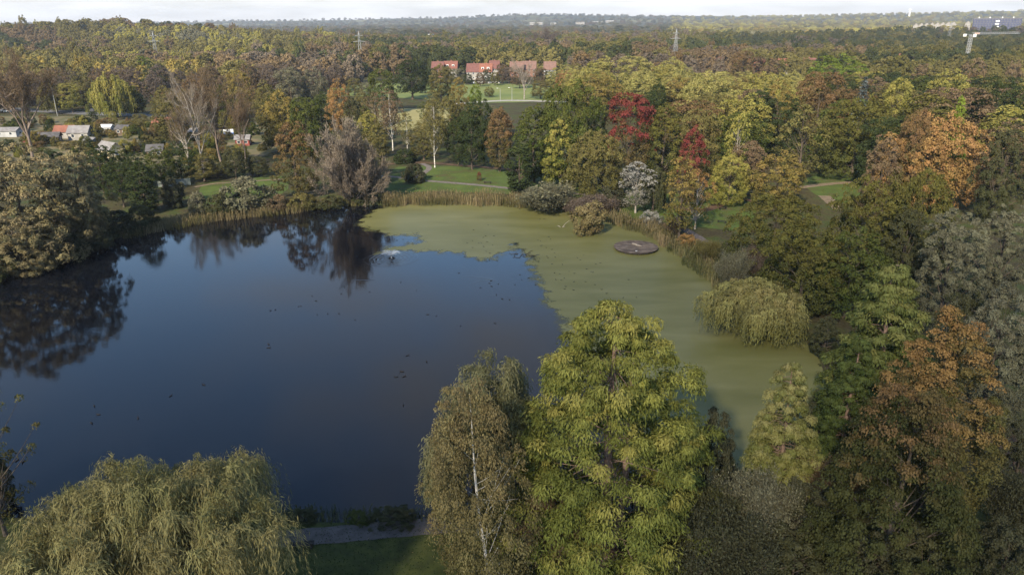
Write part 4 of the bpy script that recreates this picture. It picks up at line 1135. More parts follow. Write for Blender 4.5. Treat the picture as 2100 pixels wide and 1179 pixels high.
ZK = ['round0', 'round1', 'round2', 'oval0', 'oval1']
zone('a', 1450, 2160, 190, 300, 14, 18, (15, 20), pals_right, lambda q: 168 if q > 1600 else 185, ZK, 1, 'dense wood on the right bank', (.85, 1.15))
zone('b', 1180, 2180, 305, 400, 16, 20, (14, 19), pals_right, lambda q: 120 if q < 1430 else 146, ZK, 2, 'belt of trees below the red roofs', (.95, 1.3))
zone('c', 560, 1140, 235, 380, 15, 24, (9, 14), lambda q, d: ['olive', 'green', 'grey', 'olive', 'brown', 'ygreen', 'dgreen'], lambda q: 210 if q > 870 else (200 if q > 700 else 188), ZK + ['sparse0'], 3, 'park beyond the far bank')
zone('e', 330, 600, 255, 390, 14, 24, (10, 16), lambda q, d: ['olive', 'green', 'grey', 'gold', 'brown', 'rust'], lambda q: 172, ZK + ['sparse0'], 5, 'park between the gardens and the golden trees')
zone('d', -60, 700, 400, 440, 12, 20, (13, 18), lambda q, d: ['mauve', 'brown', 'mauve', 'dgreen', 'olive', 'brown'], lambda q: 112, ['round0', 'round1', 'oval0', 'round2'], 4, 'brown wood beyond the road')
print('TREES', len(TREES))

# ---- distant woods: one mass per region
def far_leaf():
    m, n, l = new_mat('leaf_far'); out = n.new('ShaderNodeOutputMaterial')
    c = n.new('ShaderNodeAttribute'); c.attribute_type = 'INSTANCER'; c.attribute_name = 'leafcol'
    a = n.new('ShaderNodeAttribute'); a.attribute_name = 'tint'
    se = n.new('ShaderNodeSeparateColor'); l.new(a.outputs['Color'], se.inputs[0])
    vm = n.new('ShaderNodeMapRange'); vm.inputs['To Min'].default_value = .75; vm.inputs['To Max'].default_value = 1.25; l.new(se.outputs[0], vm.inputs['Value'])
    hs = n.new('ShaderNodeHueSaturation'); l.new(c.outputs['Color'], hs.inputs['Color']); l.new(vm.outputs[0], hs.inputs['Value'])
    d = n.new('ShaderNodeBsdfDiffuse'); t = n.new('ShaderNodeBsdfTranslucent'); ms = n.new('ShaderNodeMixShader'); ms.inputs[0].default_value = .2
    l.new(hs.outputs[0], d.inputs[0]); l.new(hs.outputs[0], t.inputs[0])
    l.new(d.outputs[0], ms.inputs[1]); l.new(t.outputs[0], ms.inputs[2]); l.new(ms.outputs[0], out.inputs[0])
    return m
FARLEAF = far_leaf()
FARC = bpy.data.collections.new('far_tree_kinds')
for i, kw in enumerate([dict(prof='round', irr=.2), dict(prof='egg', irr=.25), dict(prof='oval', irr=.2), dict(prof='round', irr=.3), dict(prof='dome', irr=.2), dict(prof='column', irr=.2)]):
    Q, T, _ = crown_quads(np.random.default_rng(600 + i), 1.0, 1.0, cb=.05, n=75, lpc=48, rc=(.09, .16), leaf=(.062, .042), shell=.7, jit=.4, **kw)
    Q = Q * np.array([.5 / np.percentile(np.hypot(Q[:, 0, 0], Q[:, 0, 1]), 98.5)] * 2 + [1 / np.percentile(Q[:, 0, 2], 99.7)])
    me = quads_mesh('far_crown', Q, T); me.materials.append(FARLEAF)
    FARC.objects.link(bpy.data.objects.new('far_crown_%d' % i, me))
def far_nodes():
    g = bpy.data.node_groups.new('far_wood_scatter', 'GeometryNodeTree')
    g.interface.new_socket('Geometry', in_out='INPUT', socket_type='NodeSocketGeometry')
    g.interface.new_socket('Geometry', in_out='OUTPUT', socket_type='NodeSocketGeometry')
    n, l = g.nodes, g.links
    gi, go = n.new('NodeGroupInput'), n.new('NodeGroupOutput')
    ci = n.new('GeometryNodeCollectionInfo'); ci.inputs['Collection'].default_value = FARC
    ci.inputs['Separate Children'].default_value = True; ci.inputs['Reset Children'].default_value = True
    ip = n.new('GeometryNodeInstanceOnPoints'); ip.inputs['Pick Instance'].default_value = True
    def na(name, t):
        a = n.new('GeometryNodeInputNamedAttribute'); a.data_type = t; a.inputs['Name'].default_value = name; return a.outputs['Attribute']
    cx = n.new('ShaderNodeCombineXYZ'); l.new(na('turn', 'FLOAT'), cx.inputs[2])
    l.new(gi.outputs[0], ip.inputs['Points']); l.new(ci.outputs[0], ip.inputs['Instance'])
    l.new(na('pick', 'INT'), ip.inputs['Instance Index']); l.new(cx.outputs[0], ip.inputs['Rotation']); l.new(na('size', 'FLOAT_VECTOR'), ip.inputs['Scale'])
    l.new(ip.outputs[0], go.inputs[0])
    return g
FARN = far_nodes()
def far_wood(name, pts, palette, label, seed, hr=(12, 18), wr=(.85, 1.25), sun_gain=1.0, tall=.04):
    rng = np.random.default_rng(seed)
    n = len(pts)
    X, Y = pts[:, 0], pts[:, 1]; Z = hills_z(X, Y)
    H = rng.uniform(*hr, n); W = H * rng.uniform(*wr, n)
    pick = rng.integers(0, 5, n)
    tl = rng.random(n) < tall; pick[tl] = 5; H[tl] *= 1.35; W[tl] *= .6
    # stands of one kind: the colour changes from stand to stand, less from tree to tree
    fld = .5 + .26 * np.sin(X / 61 + 1.5 * np.sin(Y / 93 + seed)) + .22 * np.sin(Y / 47 + X / 120 + seed) + .07 * rng.normal(size=n)
    pc = np.array([PAL[p][1] for p in palette[0]]); pw = np.array(palette[1], float); pw /= pw.sum()
    ci = np.searchsorted(np.cumsum(pw), np.clip(fld, 0, .9999)).clip(0, len(pc) - 1)
    base = (pc[ci] * .78 + .22 * np.array([.085, .076, .036])) * rng.uniform(.8, 1.2, (n, 1)) * sun_gain
    me = bpy.data.meshes.new(name); me.vertices.add(n)
    me.vertices.foreach_set('co', np.stack([X, Y, Z - .3], 1).astype(np.float32).ravel())
    def at_(nm, t, key, v): me.attributes.new(nm, t, 'POINT').data.foreach_set(key, np.ascontiguousarray(v).ravel())
    at_('leafcol', 'FLOAT_COLOR', 'color', np.c_[base, np.ones(n)].astype(np.float32)); at_('size', 'FLOAT_VECTOR', 'vector', np.stack([W, W, H], 1).astype(np.float32))
    at_('turn', 'FLOAT', 'value', (rng.random(n) * 6.283).astype(np.float32)); at_('pick', 'INT', 'value', pick.astype(np.int32))
    me.update()
    o = link(name, me)
    md = o.modifiers.new('scatter', 'NODES'); md.node_group = FARN
    print('WOOD', n)
    return tag(o, label, 'wood', None, 'stuff')
def far_pts(seed, px0, px1, d0, d1, lat, dep, skip=None, jit=.45):
    r = np.random.default_rng(seed); out = []; d = d0
    while d < d1:
        s = lat * FPX / d; g = 1 + max(0, d - 900) / 2600
        for px in np.arange(px0, px1, s * g):
            q = px + r.uniform(-jit, jit) * s * g; dd = d + r.uniform(-jit, jit) * dep * g
            v = at_dist(q, 120, dd)
            if skip is None or not skip(q, dd): out.append((v[0], v[1]))
        d += dep * g
    return np.array(out)
far_wood('far_wood', far_pts(1, -80, 720, 455, 640, 13, 17), (['dgreen', 'mauve', 'brown', 'olive', 'gold'], [1.2, 3, 4, 3, .5]), 'brown leafless wood beyond the gardens on the left', 51, (12, 19), sun_gain=1.35)
far_wood('far_wood', far_pts(2, 640, 1320, 545, 700, 13, 17), (['mauve', 'brown', 'oak', 'dgreen', 'olive'], [4, 2, 2, 3, 1.5]), 'mauve and dark green wood behind the terrace houses', 52, (13, 20), sun_gain=1.15)
far_wood('far_wood', far_pts(3, 1240, 2200, 405, 460, 12, 17), (['olive', 'dgreen', 'rust', 'ygreen', 'oak', 'brown'], [3, 3, 1, 1, 3, 2]), 'mixed trees around the red roofs on the right', 53, (5.5, 8.5), (1.0, 1.4), sun_gain=1.1)
far_wood('far_wood', far_pts(4, 1180, 2220, 490, 720, 13, 18), (['dgreen', 'oak', 'olive', 'brown', 'mauve', 'rust'], [2.5, 2, 2.5, 3, 3, .7]), 'brown and olive wood beyond the red roofs', 54, (11, 17), sun_gain=1.0)
def skip_hill(q, d): return False
far_wood('far_wood', far_pts(5, -120, 720, 650, 1250, 16, 26), (['dgreen', 'brown', 'olive', 'ygreen', 'grey'], [1.5, 3, 4, 2.4, 2]), 'olive and golden wood on the low hill at the left', 55, (14, 20), sun_gain=1.15)
far_wood('far_wood', far_pts(6, 700, 1500, 710, 1300, 16, 26), (['dgreen', 'oak', 'mauve', 'olive', 'brown'], [4, 3, 2, 2, 1.5]), 'dark green wood in the middle distance', 56, (13, 19), sun_gain=1.2)
far_wood('far_wood', far_pts(7, 1480, 2260, 730, 1350, 16, 26), (['mauve', 'dgreen', 'oak', 'dgreen', 'olive'], [1, 5, 3, 3, 1]), 'dark wood below the apartment block', 57, (10, 15), sun_gain=.95)
far_wood('far_wood', far_pts(8, -150, 1400, 1300, 6200, 24, 70), (['dgreen', 'grey', 'olive', 'brown', 'oak'], [4, 3, 2, 2, 3]), 'hazy dark woods along the horizon', 58, (9, 13), (1.8, 2.8), tall=0)
far_wood('far_wood', far_pts(9, 1380, 2300, 1380, 5200, 24, 60), (['olive', 'ygreen', 'gold', 'oak', 'grey'], [4, 3, 1, 2, 1]), 'olive woods coloured as if sunlit, covering the long hill at the right', 59, (9, 13), (1.8, 2.8), sun_gain=1.6, tall=0)

# ------------------------------------------------------------------ reeds and bank plants
def reeds(name, px_line, width, dens, hr, wb, palette, label, seed, inward=.35):
    rng = np.random.default_rng(seed)
    P = np.array([at(x, y, WZ)[:2] for x, y in px_line])
    seg = np.linalg.norm(np.diff(P, axis=0), axis=1); L = seg.sum(); cum = np.r_[0, np.cumsum(seg)]
    n = int(L * width * dens)
    s = rng.random(n) * L
    X = np.interp(s, cum, P[:, 0]); Y = np.interp(s, cum, P[:, 1])
    i = np.clip(np.searchsorted(cum, s) - 1, 0, len(seg) - 1)
    T = np.diff(P, axis=0)[i] / seg[i][:, None]; N = np.stack([-T[:, 1], T[:, 0]], 1)   # away from the pond when the line runs left to right
    off = (rng.random(n) - inward) * width * (1 + .35 * np.sin(s * .8) * np.sin(s * .23))
    X = X + N[:, 0] * off; Y = Y + N[:, 1] * off
    patch = .5 + .5 * np.sin(s * .55 + 2 * np.sin(s * .17)) * np.sin(off * .9)
    h = rng.uniform(hr[0], hr[1], n) * (.78 + .3 * patch)
    z0 = WZ - .1
    lean = rng.normal(size=(n, 2)) * .16
    a = rng.random(n) * 3.14; w = wb * rng.uniform(.6, 1.4, n)
    dx = np.stack([np.cos(a), np.sin(a)], 1) * w[:, None] / 2
    B = np.stack([X, Y, np.full(n, z0)], 1); M = B + np.c_[lean * .4, h * .62]; Tp = B + np.c_[lean * 1.3, h]
    D = np.c_[dx, np.zeros(n)]
    Q = np.stack([B - D, B + D, Tp + D * .35, Tp - D * .35], 1)
    T_ = np.stack([.15 + .6 * rng.random(n) + .25 * patch, np.clip(.25 + .6 * rng.random(n) * patch + .2 * patch, 0, 1), patch], 1)
    # feathery heads
    k = rng.choice(n, n // 3, replace=False)
    Qh = diamonds(Tp[k], unit(rng.normal(size=(len(k), 3)) * np.array([1, 1, .2])), .38, .10, np.c_[lean[k], np.ones(len(k))], rng)
    Th = T_[k].copy(); Th[:, 1] = 1
    o = link(name, quads_mesh(name, np.concatenate([Q, Qh]), np.concatenate([T_, Th])), None, palette)
    return tag(o, label, 'reeds', None, 'stuff')
RM1 = leaf_mat('reed_tan', (.085, .078, .030), (.170, .128, .066), .3, .9, var=.45)
RM2 = leaf_mat('reed_green', (.070, .078, .028), (.150, .125, .055), .3, .9, var=.45)
reeds('reeds', [(785, 421), (830, 418), (900, 416), (1030, 418), (1080, 424)], 7.5, 14, (1.5, 2.5), .09, RM1, 'tall tan reed bed along the far shore below the lawn', 1)
reeds('reeds', [(250, 489), (330, 472), (450, 450), (560, 440), (672, 424)], 5.0, 13, (1.1, 2.0), .09, RM1, 'tan reed fringe along the left shore', 2)
reeds('reeds', [(665, 425), (700, 422), (740, 421), (790, 419)], 6.0, 12, (.9, 1.7), .10, RM2, 'green sedge under the bare fan-shaped willow', 12, .2)
reeds('reeds', [(-80, 577), (60, 550), (130, 528), (235, 492)], 6.0, 10, (1.0, 2.2), .12, RM2, 'sedge in the shade of the brown-gold willows', 13, .15)
reeds('reeds', [(215, 492), (300, 476), (420, 455)], 5.0, 10, (.8, 1.7), .10, RM2, 'green sedge behind the left reed fringe', 3, .05)
reeds('reeds', [(1248, 446), (1262, 458), (1330, 478), (1385, 508), (1400, 518)], 5.0, 13, (1.2, 2.3), .09, RM1, 'tan and green reeds behind the round raft', 4)
reeds('reeds', [(1385, 508), (1425, 540), (1465, 572), (1512, 606)], 5.5, 14, (1.0, 1.9), .09, RM2, 'green reeds along the right shore below the gravel path', 5)
reeds('reeds', [(1090, 426), (1170, 433), (1240, 438)], 3.0, 10, (.8, 1.6), .09, RM2, 'sedge at the foot of the grey-brown bush', 6)
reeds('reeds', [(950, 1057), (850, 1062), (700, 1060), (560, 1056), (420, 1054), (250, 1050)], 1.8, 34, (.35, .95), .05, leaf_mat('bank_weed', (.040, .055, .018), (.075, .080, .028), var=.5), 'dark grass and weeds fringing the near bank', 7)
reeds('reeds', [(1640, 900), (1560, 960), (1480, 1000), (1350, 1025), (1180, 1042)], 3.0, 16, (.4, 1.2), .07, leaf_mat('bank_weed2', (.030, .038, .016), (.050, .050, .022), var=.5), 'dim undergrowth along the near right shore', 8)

# fallen leaves and grass blades on the near lawn
rngl = np.random.default_rng(77)
PX = rngl.uniform(420, 1000, 9000); PY = rngl.uniform(1066, 1330, 9000)
G = np.array([at(x, y, .035) for x, y in zip(PX, PY)])
nl_ = len(G)
Qg = diamonds(G + np.array([0, 0, .03]), unit(rngl.normal(size=(nl_, 3)) + np.array([0, -.4, 1.2])), rngl.uniform(.07, .16, nl_), .05, None, rngl)
tag(link('grass', quads_mesh('grass', Qg, np.stack([rngl.random(nl_), rngl.random(nl_) ** 6, rngl.random(nl_)], 1)), None, leaf_mat('lawn_bits', (.022, .040, .010), (.16, .12, .05), .75, .98, var=.6)),
    'short tufts and fallen leaves on the near lawn', 'grass', None, 'stuff')

FLV, FLT = [], []
for poly, cnt in ((((800, 350), (1030, 350), (1020, 390), (800, 390)), 1500), (((1265, 405), (1540, 405), (1500, 468), (1300, 450)), 1500), (((1665, 360), (1790, 358), (1760, 410), (1690, 405)), 700), (((415, 378), (580, 362), (560, 405), (430, 412)), 700)):
    c4 = np.array([at(x, y, .05) for x, y in poly]); u = rngl.random((cnt, 1)); w = rngl.random((cnt, 1))
    FLV.append((c4[0] * (1 - u) + c4[1] * u) * (1 - w) + (c4[3] * (1 - u) + c4[2] * u) * w)
FLV = np.concatenate(FLV); nf = len(FLV)
Qf = diamonds(FLV, unit(rngl.normal(size=(nf, 3)) * .25 + np.array([0, 0, 1.0])), rngl.uniform(.12, .30, nf), .12, None, rngl)
tag(link('fallen_leaves', quads_mesh('fallen_leaves', Qf, rngl.random((nf, 3))), None, leaf_mat('fallen', (.075, .055, .022), (.17, .10, .04), .3, .8, var=.5)), 'fallen autumn leaves scattered over the lawns', 'leaves', None, 'stuff')

# ------------------------------------------------------------------ round raft, log, birds
WOODG = noise_mat('weathered_boards', (.062, .047, .036), (.130, .100, .078), 1.1, .9, 8, bump=.5)
WOODD = noise_mat('wet_timber', (.030, .026, .022), (.06, .05, .042), 3.0, .9)
rc_ = at(1304, 506, WZ + .45)
RD = 90 * depth(rc_) / FPX / 2
raft = tag(empty('raft', (rc_[0], rc_[1], WZ), R(14)), 'round weathered wooden raft floating in the duckweed', 'raft')
PLK = [WOODG, noise_mat('weathered_boards_dark', (.045, .034, .027), (.092, .070, .055), 1.1, .9, 8, bump=.5), noise_mat('weathered_boards_pale', (.080, .062, .048), (.155, .124, .100), 1.1, .9, 8, bump=.5)]
npl = 24; pw_ = 2 * RD / npl
for i in range(npl):
    y0 = -RD + i * pw_ + .012; y1 = y0 + pw_ - .06
    xa = math.sqrt(max(RD ** 2 - y0 ** 2, .05)); xb = math.sqrt(max(RD ** 2 - y1 ** 2, .05))
    zt = .50 + rsel.uniform(-.012, .012)
    m = MB(); v = [(-xa, y0, .42), (xa, y0, .42), (xb, y1, .42), (-xb, y1, .42), (-xa, y0, zt), (xa, y0, zt), (xb, y1, zt), (-xb, y1, zt)]
    m.add(v, [(0,3,2,1),(4,5,6,7),(0,1,5,4),(1,2,6,5),(2,3,7,6),(3,0,4,7)]); m.build('plank', PLK[i % 3 if i % 5 else 1], raft)
m = MB()
th = np.linspace(0, 2 * math.pi, 41)
m.tube(np.c_[np.cos(th) * (RD - .25), np.sin(th) * (RD - .25), np.full(41, .30)], np.full(41, .12), 6); m.build('rim', WOODD, raft)
for a in range(9):
    aa = a / 9 * 6.283 + .3; m = MB()
    m.tube([(math.cos(aa) * (RD - .4), math.sin(aa) * (RD - .4), -.6), (math.cos(aa) * (RD - .4), math.sin(aa) * (RD - .4), .40)], [.16, .16], 8); m.build('float', WOODD, raft)
lg = MB()
L0 = at(1296, 500, WZ + .62); L1 = at(1316, 506, WZ + .62)
q = np.linspace(0, 1, 7)[:, None]
LP = L0 * (1 - q) + L1 * q; LP[:, 2] = WZ + .66 + .03 * np.sin(q[:, 0] * 7)
lg.tube(LP, [.10, .19, .18, .17, .16, .15, .09], 8)
tag(lg.build('log', noise_mat('driftwood', (.15, .125, .10), (.25, .21, .17), 3, .9), None, True), 'pale driftwood log lying across the round raft', 'log')

def bird_mesh(name, L=.42, up=1.0, neck=.16):
    """one continuous lofted body: tail, back, breast, neck, head, bill"""
    sec = [(-.50, .10, .015, .02), (-.42, .09, .05, .035), (-.25, .06, .11, .085), (0, .045, .145, .105), (.20, .055, .125, .10), (.33, .10, .075, .075),
           (.37, .10 + neck * .6, .045, .045), (.39, .10 + neck, .05, .05), (.45, .10 + neck * 1.02, .045, .042), (.50, .10 + neck * .95, .018, .014), (.56, .10 + neck * .90, .012, .006)]
    n = 8; V = []; F = []
    for x, z, ry, rz in sec:
        for j in range(n):
            a = j / n * 6.283
            V.append((x * L, math.cos(a) * ry * L * 1.1, (z + math.sin(a) * rz) * L * up))
    for i in range(len(sec) - 1):
        for j in range(n):
            F.append((i * n + j, i * n + (j + 1) % n, (i + 1) * n + (j + 1) % n, (i + 1) * n + j))
    F.append(tuple(range(n))[::-1]); F.append(tuple((len(sec) - 1) * n + j for j in range(n)))
    me = bpy.data.meshes.new(name); me.from_pydata(V, [], F)
    for p in me.polygons: p.use_smooth = True
    me.update(); return me
DUCKM = noise_mat('dark_feathers', (.010, .010, .012), (.030, .026, .022), 6, .6)
BROWNM = noise_mat('brown_feathers', (.014, .011, .009), (.036, .028, .020), 8, .7)
WHITEM = noise_mat('white_feathers', (.55, .55, .55), (.75, .75, .74), 3, .7)
COOT, MALL, GULL = bird_mesh('coot', .48), bird_mesh('duck', .62, 1, .2), bird_mesh('gull', .5, 1.1)
WEED_D = [(1197,524),(1184,529),(1190,534),(1203,552),(1167,557),(1178,561),(1212,558),(1216,559),(1137,560),(1148,562),(1140,574),(1157,571),(1151,575),(1177,578),(1201,578),(1220,584),
 (1289,574),(1158,593),(1160,588),(1176,595),(1234,594),(1244,602),(1278,611),(1305,610),(1132,542),(1154,543),(1222,542),(1231,540),(1122,526),(1124,529),(1139,528),(1107,531),(1137,519),
 (1132,512),(1120,508),(1108,495),(1103,493),(1110,504),(1125,486),(1129,491),(1107,450),(1116,450),(1005,520),(1022,518),(997,516),(969,508),(992,506),(969,494),(958,499),
 (982,499),(987,499),(999,496),(1010,503),(996,484),(991,487),(1013,484),(1001,462),(971,472),(1019,526)]
OPEN_D = [(953,527),(981,534),(998,536),(1004,534),(1020,535),(941,560),(854,596),(822,579),(758,599),(1007,576),(1004,581),(1008,587),(1022,582),(985,590),(1018,605),
 (1030,613),(1045,615),(1056,584),(1070,574),(1084,570),(1098,585),(1066,564),(877,645),(895,648),(640,607),(648,617),(700,603),(555,637),(565,635),(612,629),(617,628),(650,645),(672,643),
 (695,643),(728,656),(945,668),(1015,663),(814,493),(827,491),(836,497),(846,501)]
NEAR_D = [(551,706),(551,713),(836,729),(875,741),(824,762),(829,772),(812,773),(827,830),(350,812),(418,789),(193,832),(202,850),(187,867),(283,858),(78,868),(35,944),(48,946)]
rd = random.Random(4)
for pts, lab, grp in ((WEED_D, 'small dark coot paddling in the duckweed', 'coots in the duckweed'), (OPEN_D, 'small dark coot on the open blue water', 'coots on the open water'),
                      (NEAR_D, 'dark duck on the near dark water', 'ducks on the near water')):
    for x, y in pts:
        p = at(x, y, WZ)
        k = lab.startswith('dark duck')
        o = link('duck' if k else 'coot', MALL if k else COOT, None, BROWNM if (k and rd.random() < .4) else DUCKM)
        o.location = (p[0], p[1], WZ + (.012 if pts is WEED_D else 0)); o.rotation_euler = (0, 0, rd.uniform(0, 6.28)); s = rd.uniform(.75, 1.0); o.scale = (s, s, s)
        tag(o, lab, 'duck', grp)
for x, y, z, lab in ((176, 518, WZ, 'white bird floating beside the left willows'), (222, 501, WZ, 'white bird floating at the left reed edge'), (1305, 515, WZ + .47, 'white gull standing on the front edge of the round raft')):
    p = at(x, y, z); o = link('gull', GULL, None, WHITEM); o.location = (p[0], p[1], z); o.rotation_euler = (0, 0, rd.uniform(0, 6)); tag(o, lab, 'bird')
# dead branch in the duckweed
m = MB(); p = at(1152, 466, WZ)
for dx, dy, dz in ((1.6, .6, 1.2), (-.9, .3, .25), (.7, -.5, .3)):
    m.tube([p + np.array([0, 0, -.2]), p + np.array([dx * .5, dy * .5, dz * .6]), p + np.array([dx, dy, dz])], [.07, .05, .02], 5)
tag(m.build('dead_branch', BARKP), 'pale dead branch sticking out of the duckweed', 'branch')
m = MB(); p = at(1062, 524, WZ)
rb = random.Random(3)
for i in range(16):
    a = rb.uniform(0, 6.28); l_ = rb.uniform(.8, 2.6); q0 = p + np.array([rb.uniform(-1.5, 1.5), rb.uniform(-1, 1), -.15])
    m.tube([q0, q0 + np.array([math.cos(a) * l_ * .5, math.sin(a) * l_ * .5, .25]), q0 + np.array([math.cos(a) * l_, math.sin(a) * l_, rb.uniform(-.02, .3)])], [.05, .04, .02], 4)
tag(m.build('sunken_branch', WOODD), 'dark tangle of a sunken branch at the edge of the duckweed', 'branch')

# wakes: low ridges of water behind swimming birds
def wake(pts, w, lab):
    P = np.array([at(x, y, WZ)[:2] for x, y in pts]); n = len(P); V = []; F = []
    T = np.gradient(P, axis=0); T /= np.linalg.norm(T, axis=1, keepdims=True); N = np.stack([-T[:, 1], T[:, 0]], 1)
    for i in range(n):
        k = math.sin(math.pi * (i + .3) / (n - .4))
        for s, z in ((-1, -.01), (-.4, .010 * k), (0, .016 * k), (.4, .010 * k), (1, -.01)):
            q = P[i] + N[i] * s * w; V.append((q[0], q[1], WZ + z))
    for i in range(n - 1):
        for j in range(4): F.append((i * 5 + j, i * 5 + j + 1, i * 5 + 6 + j, i * 5 + 5 + j))
    tag(link('wake', np_mesh('wake', V, F, smooth=True), None, WATER), lab, 'wake', None, 'stuff')
wake([(948, 568), (965, 567), (985, 569), (1005, 572), (1020, 577)], .35, 'ripple arc behind the group of coots')
wake([(965, 582), (985, 576), (1000, 574), (1015, 574)], .3, 'second ripple arc beside the group of coots')
wake([(718, 575), (735, 573), (755, 574), (772, 576)], .35, 'ripple arc below the fountain')
wake([(1000, 606), (1010, 605), (1017, 605)], .25, 'short wake behind a coot')

# ------------------------------------------------------------------ fountain
fp = at(803, 530, WZ)
fo = tag(empty('fountain', (fp[0], fp[1], WZ)), 'small white floating fountain spraying in the pond', 'fountain')
m = MB(); m.tube([(0, 0, -.1), (0, 0, .12)], [.55, .5], 14); m.build('float', noise_mat('black_plastic', (.01, .01, .01), (.02, .02, .02)), fo)
m = MB(); m.tube([(0, 0, .1), (0, 0, .35)], [.12, .08], 8); m.build('nozzle', noise_mat('grey_metal', (.2, .2, .2), (.3, .3, .3)), fo)
def spray_mat():
    mt, n, l = new_mat('water_spray'); out = n.new('ShaderNodeOutputMaterial'); d = n.new('ShaderNodeBsdfDiffuse'); d.inputs[0].default_value = (.75, .78, .8, 1)
    t = n.new('ShaderNodeBsdfTransparent'); mm = n.new('ShaderNodeMixShader'); mm.inputs[0].default_value = .74
    l.new(d.outputs[0], mm.inputs[1]); l.new(t.outputs[0], mm.inputs[2]); l.new(mm.outputs[0], out.inputs[0]); return mt
rf = np.random.default_rng(8); polys = []
for i in range(44):
    a = rf.random() * 6.283; v = rf.uniform(1.0, 1.9); t = np.linspace(0, 1, 7)
    polys.append((np.c_[np.cos(a) * v * t, np.sin(a) * v * t, .35 + 1.5 * rf.uniform(.8, 1.1) * (t * 1.7 - t * t * 1.25)], np.full(7, .018 + .01 * rf.random())))
V, F = tube_arrays(polys, 4)
sp = link('spray', np_mesh('spray', V, F), fo, spray_mat())
tag(sp, 'fine white water jets', None, None, 'stuff')
# ruffled water round the fountain
r_, t_ = np.meshgrid(np.linspace(.5, 4.6, 44), np.linspace(0, 2 * math.pi, 73)[:-1])
zz = .012 + .010 * np.sin(r_ * 9 + 1.6 * np.sin(t_ * 3)) * np.clip((4.6 - r_) / 2, 0, 1) + .01 * rf.normal(size=r_.shape) * np.clip((4.6 - r_) / 2, 0, 1)
zz[:, -1] = -.02
V = np.stack([fp[0] + r_ * np.cos(t_), fp[1] + r_ * np.sin(t_), WZ + zz], -1).reshape(-1, 3)
nr = 44; F = [(i * nr + j, i * nr + j + 1, ((i + 1) % 72) * nr + j + 1, ((i + 1) % 72) * nr + j) for i in range(72) for j in range(nr - 1)]
tag(link('ripples', np_mesh('ripples', V, F, smooth=True), None, WATER), 'ring of ruffled water round the fountain', 'ripples', None, 'stuff')

# ------------------------------------------------------------------ benches
BWOOD = noise_mat('dark_bench_wood', (.010, .009, .008), (.022, .018, .015), 4, .8)
def bench(px, py, L, rz, lab):
    p = at(px, py, 0); e = tag(empty('park_bench', (p[0], p[1], .03), rz), lab, 'bench')
    for i in range(4):
        MB().box(-L / 2, L / 2, -.22 + i * .115, -.22 + i * .115 + .095, .40, .45).build('slat', BWOOD, e)
    for s in (-1, 1):
        MB().box(s * L * .38 - .06, s * L * .38 + .06, -.2, .2, 0, .398).build('leg', BWOOD, e)
bench(620, 1124, 1.8, R(8), 'dark backless bench beside the near gravel path')
bench(1482, 430, 1.8, R(20), 'dark bench on the small lawn near its far end')
bench(1480, 458, 1.8, R(-30), 'dark bench on the small lawn close to the gravel path')
bench(1000, 377, 1.9, R(-10), 'dark bench beside the tiny red sapling')

# grey screen and white pole on left bank
m = MB(); a = at(325, 385, 0); b = at(392, 380, 0)
sc_e = tag(empty('screen_fence', (0, 0, 0)), 'grey-green mesh screen fence on the left bank', 'fence')
n_ = 9
for i in range(n_):
    p0 = a + (b - a) * i / n_; p1 = a + (b - a) * (i + .97) / n_
    V = [(p0[0], p0[1], .1), (p1[0], p1[1], .1), (p1[0], p1[1], 1.7), (p0[0], p0[1], 1.7), (p0[0], p0[1] + .04, .1), (p1[0], p1[1] + .04, .1), (p1[0], p1[1] + .04, 1.7), (p0[0], p0[1] + .04, 1.7)]
    MB().add(V, [(0,1,2,3),(7,6,5,4),(0,4,5,1),(1,5,6,2),(2,6,7,3),(3,7,4,0)]).build('panel', noise_mat('screen_cloth', (.085, .105, .095), (.15, .17, .16), 1.5, .8), sc_e)

# ------------------------------------------------------------------ houses
def wallm(k):
    c = {'white': ((.19, .178, .16), (.28, .262, .24)), 'cream': ((.46, .37, .22), (.55, .45, .28)), 'brick': ((.16, .075, .05), (.24, .115, .08)), 'grey': ((.24, .24, .24), (.33, .33, .33)), 'wood': ((.07, .05, .035), (.12, .085, .06)), 'red': ((.14, .04, .035), (.20, .055, .045))}[k]
    return MATS.setdefault('wall_' + k, noise_mat('wall_' + k, c[0], c[1], .6, .9))
def roofm(k):
    c = {'red': ((.115, .048, .038), (.185, .075, .056)), 'orange': ((.150, .060, .040), (.210, .086, .056)), 'darkred': ((.10, .045, .038), (.15, .066, .055)), 'brown': ((.12, .070, .055), (.17, .10, .08)), 'grey': ((.14, .13, .13), (.20, .19, .185)), 'dark': ((.05, .048, .05), (.085, .08, .08)), 'white': ((.45, .45, .46), (.58, .58, .58))}[k]
    return MATS.setdefault('roof_' + k, noise_mat('roof_' + k, c[0], c[1], .9, .85, 6, bump=.3))
MATS = {}
GLASS = noise_mat('dark_window', (.02, .024, .03), (.035, .04, .05), 2, .15)
WHITEP = noise_mat('white_paint', (.60, .60, .58), (.70, .70, .68), 1, .7)
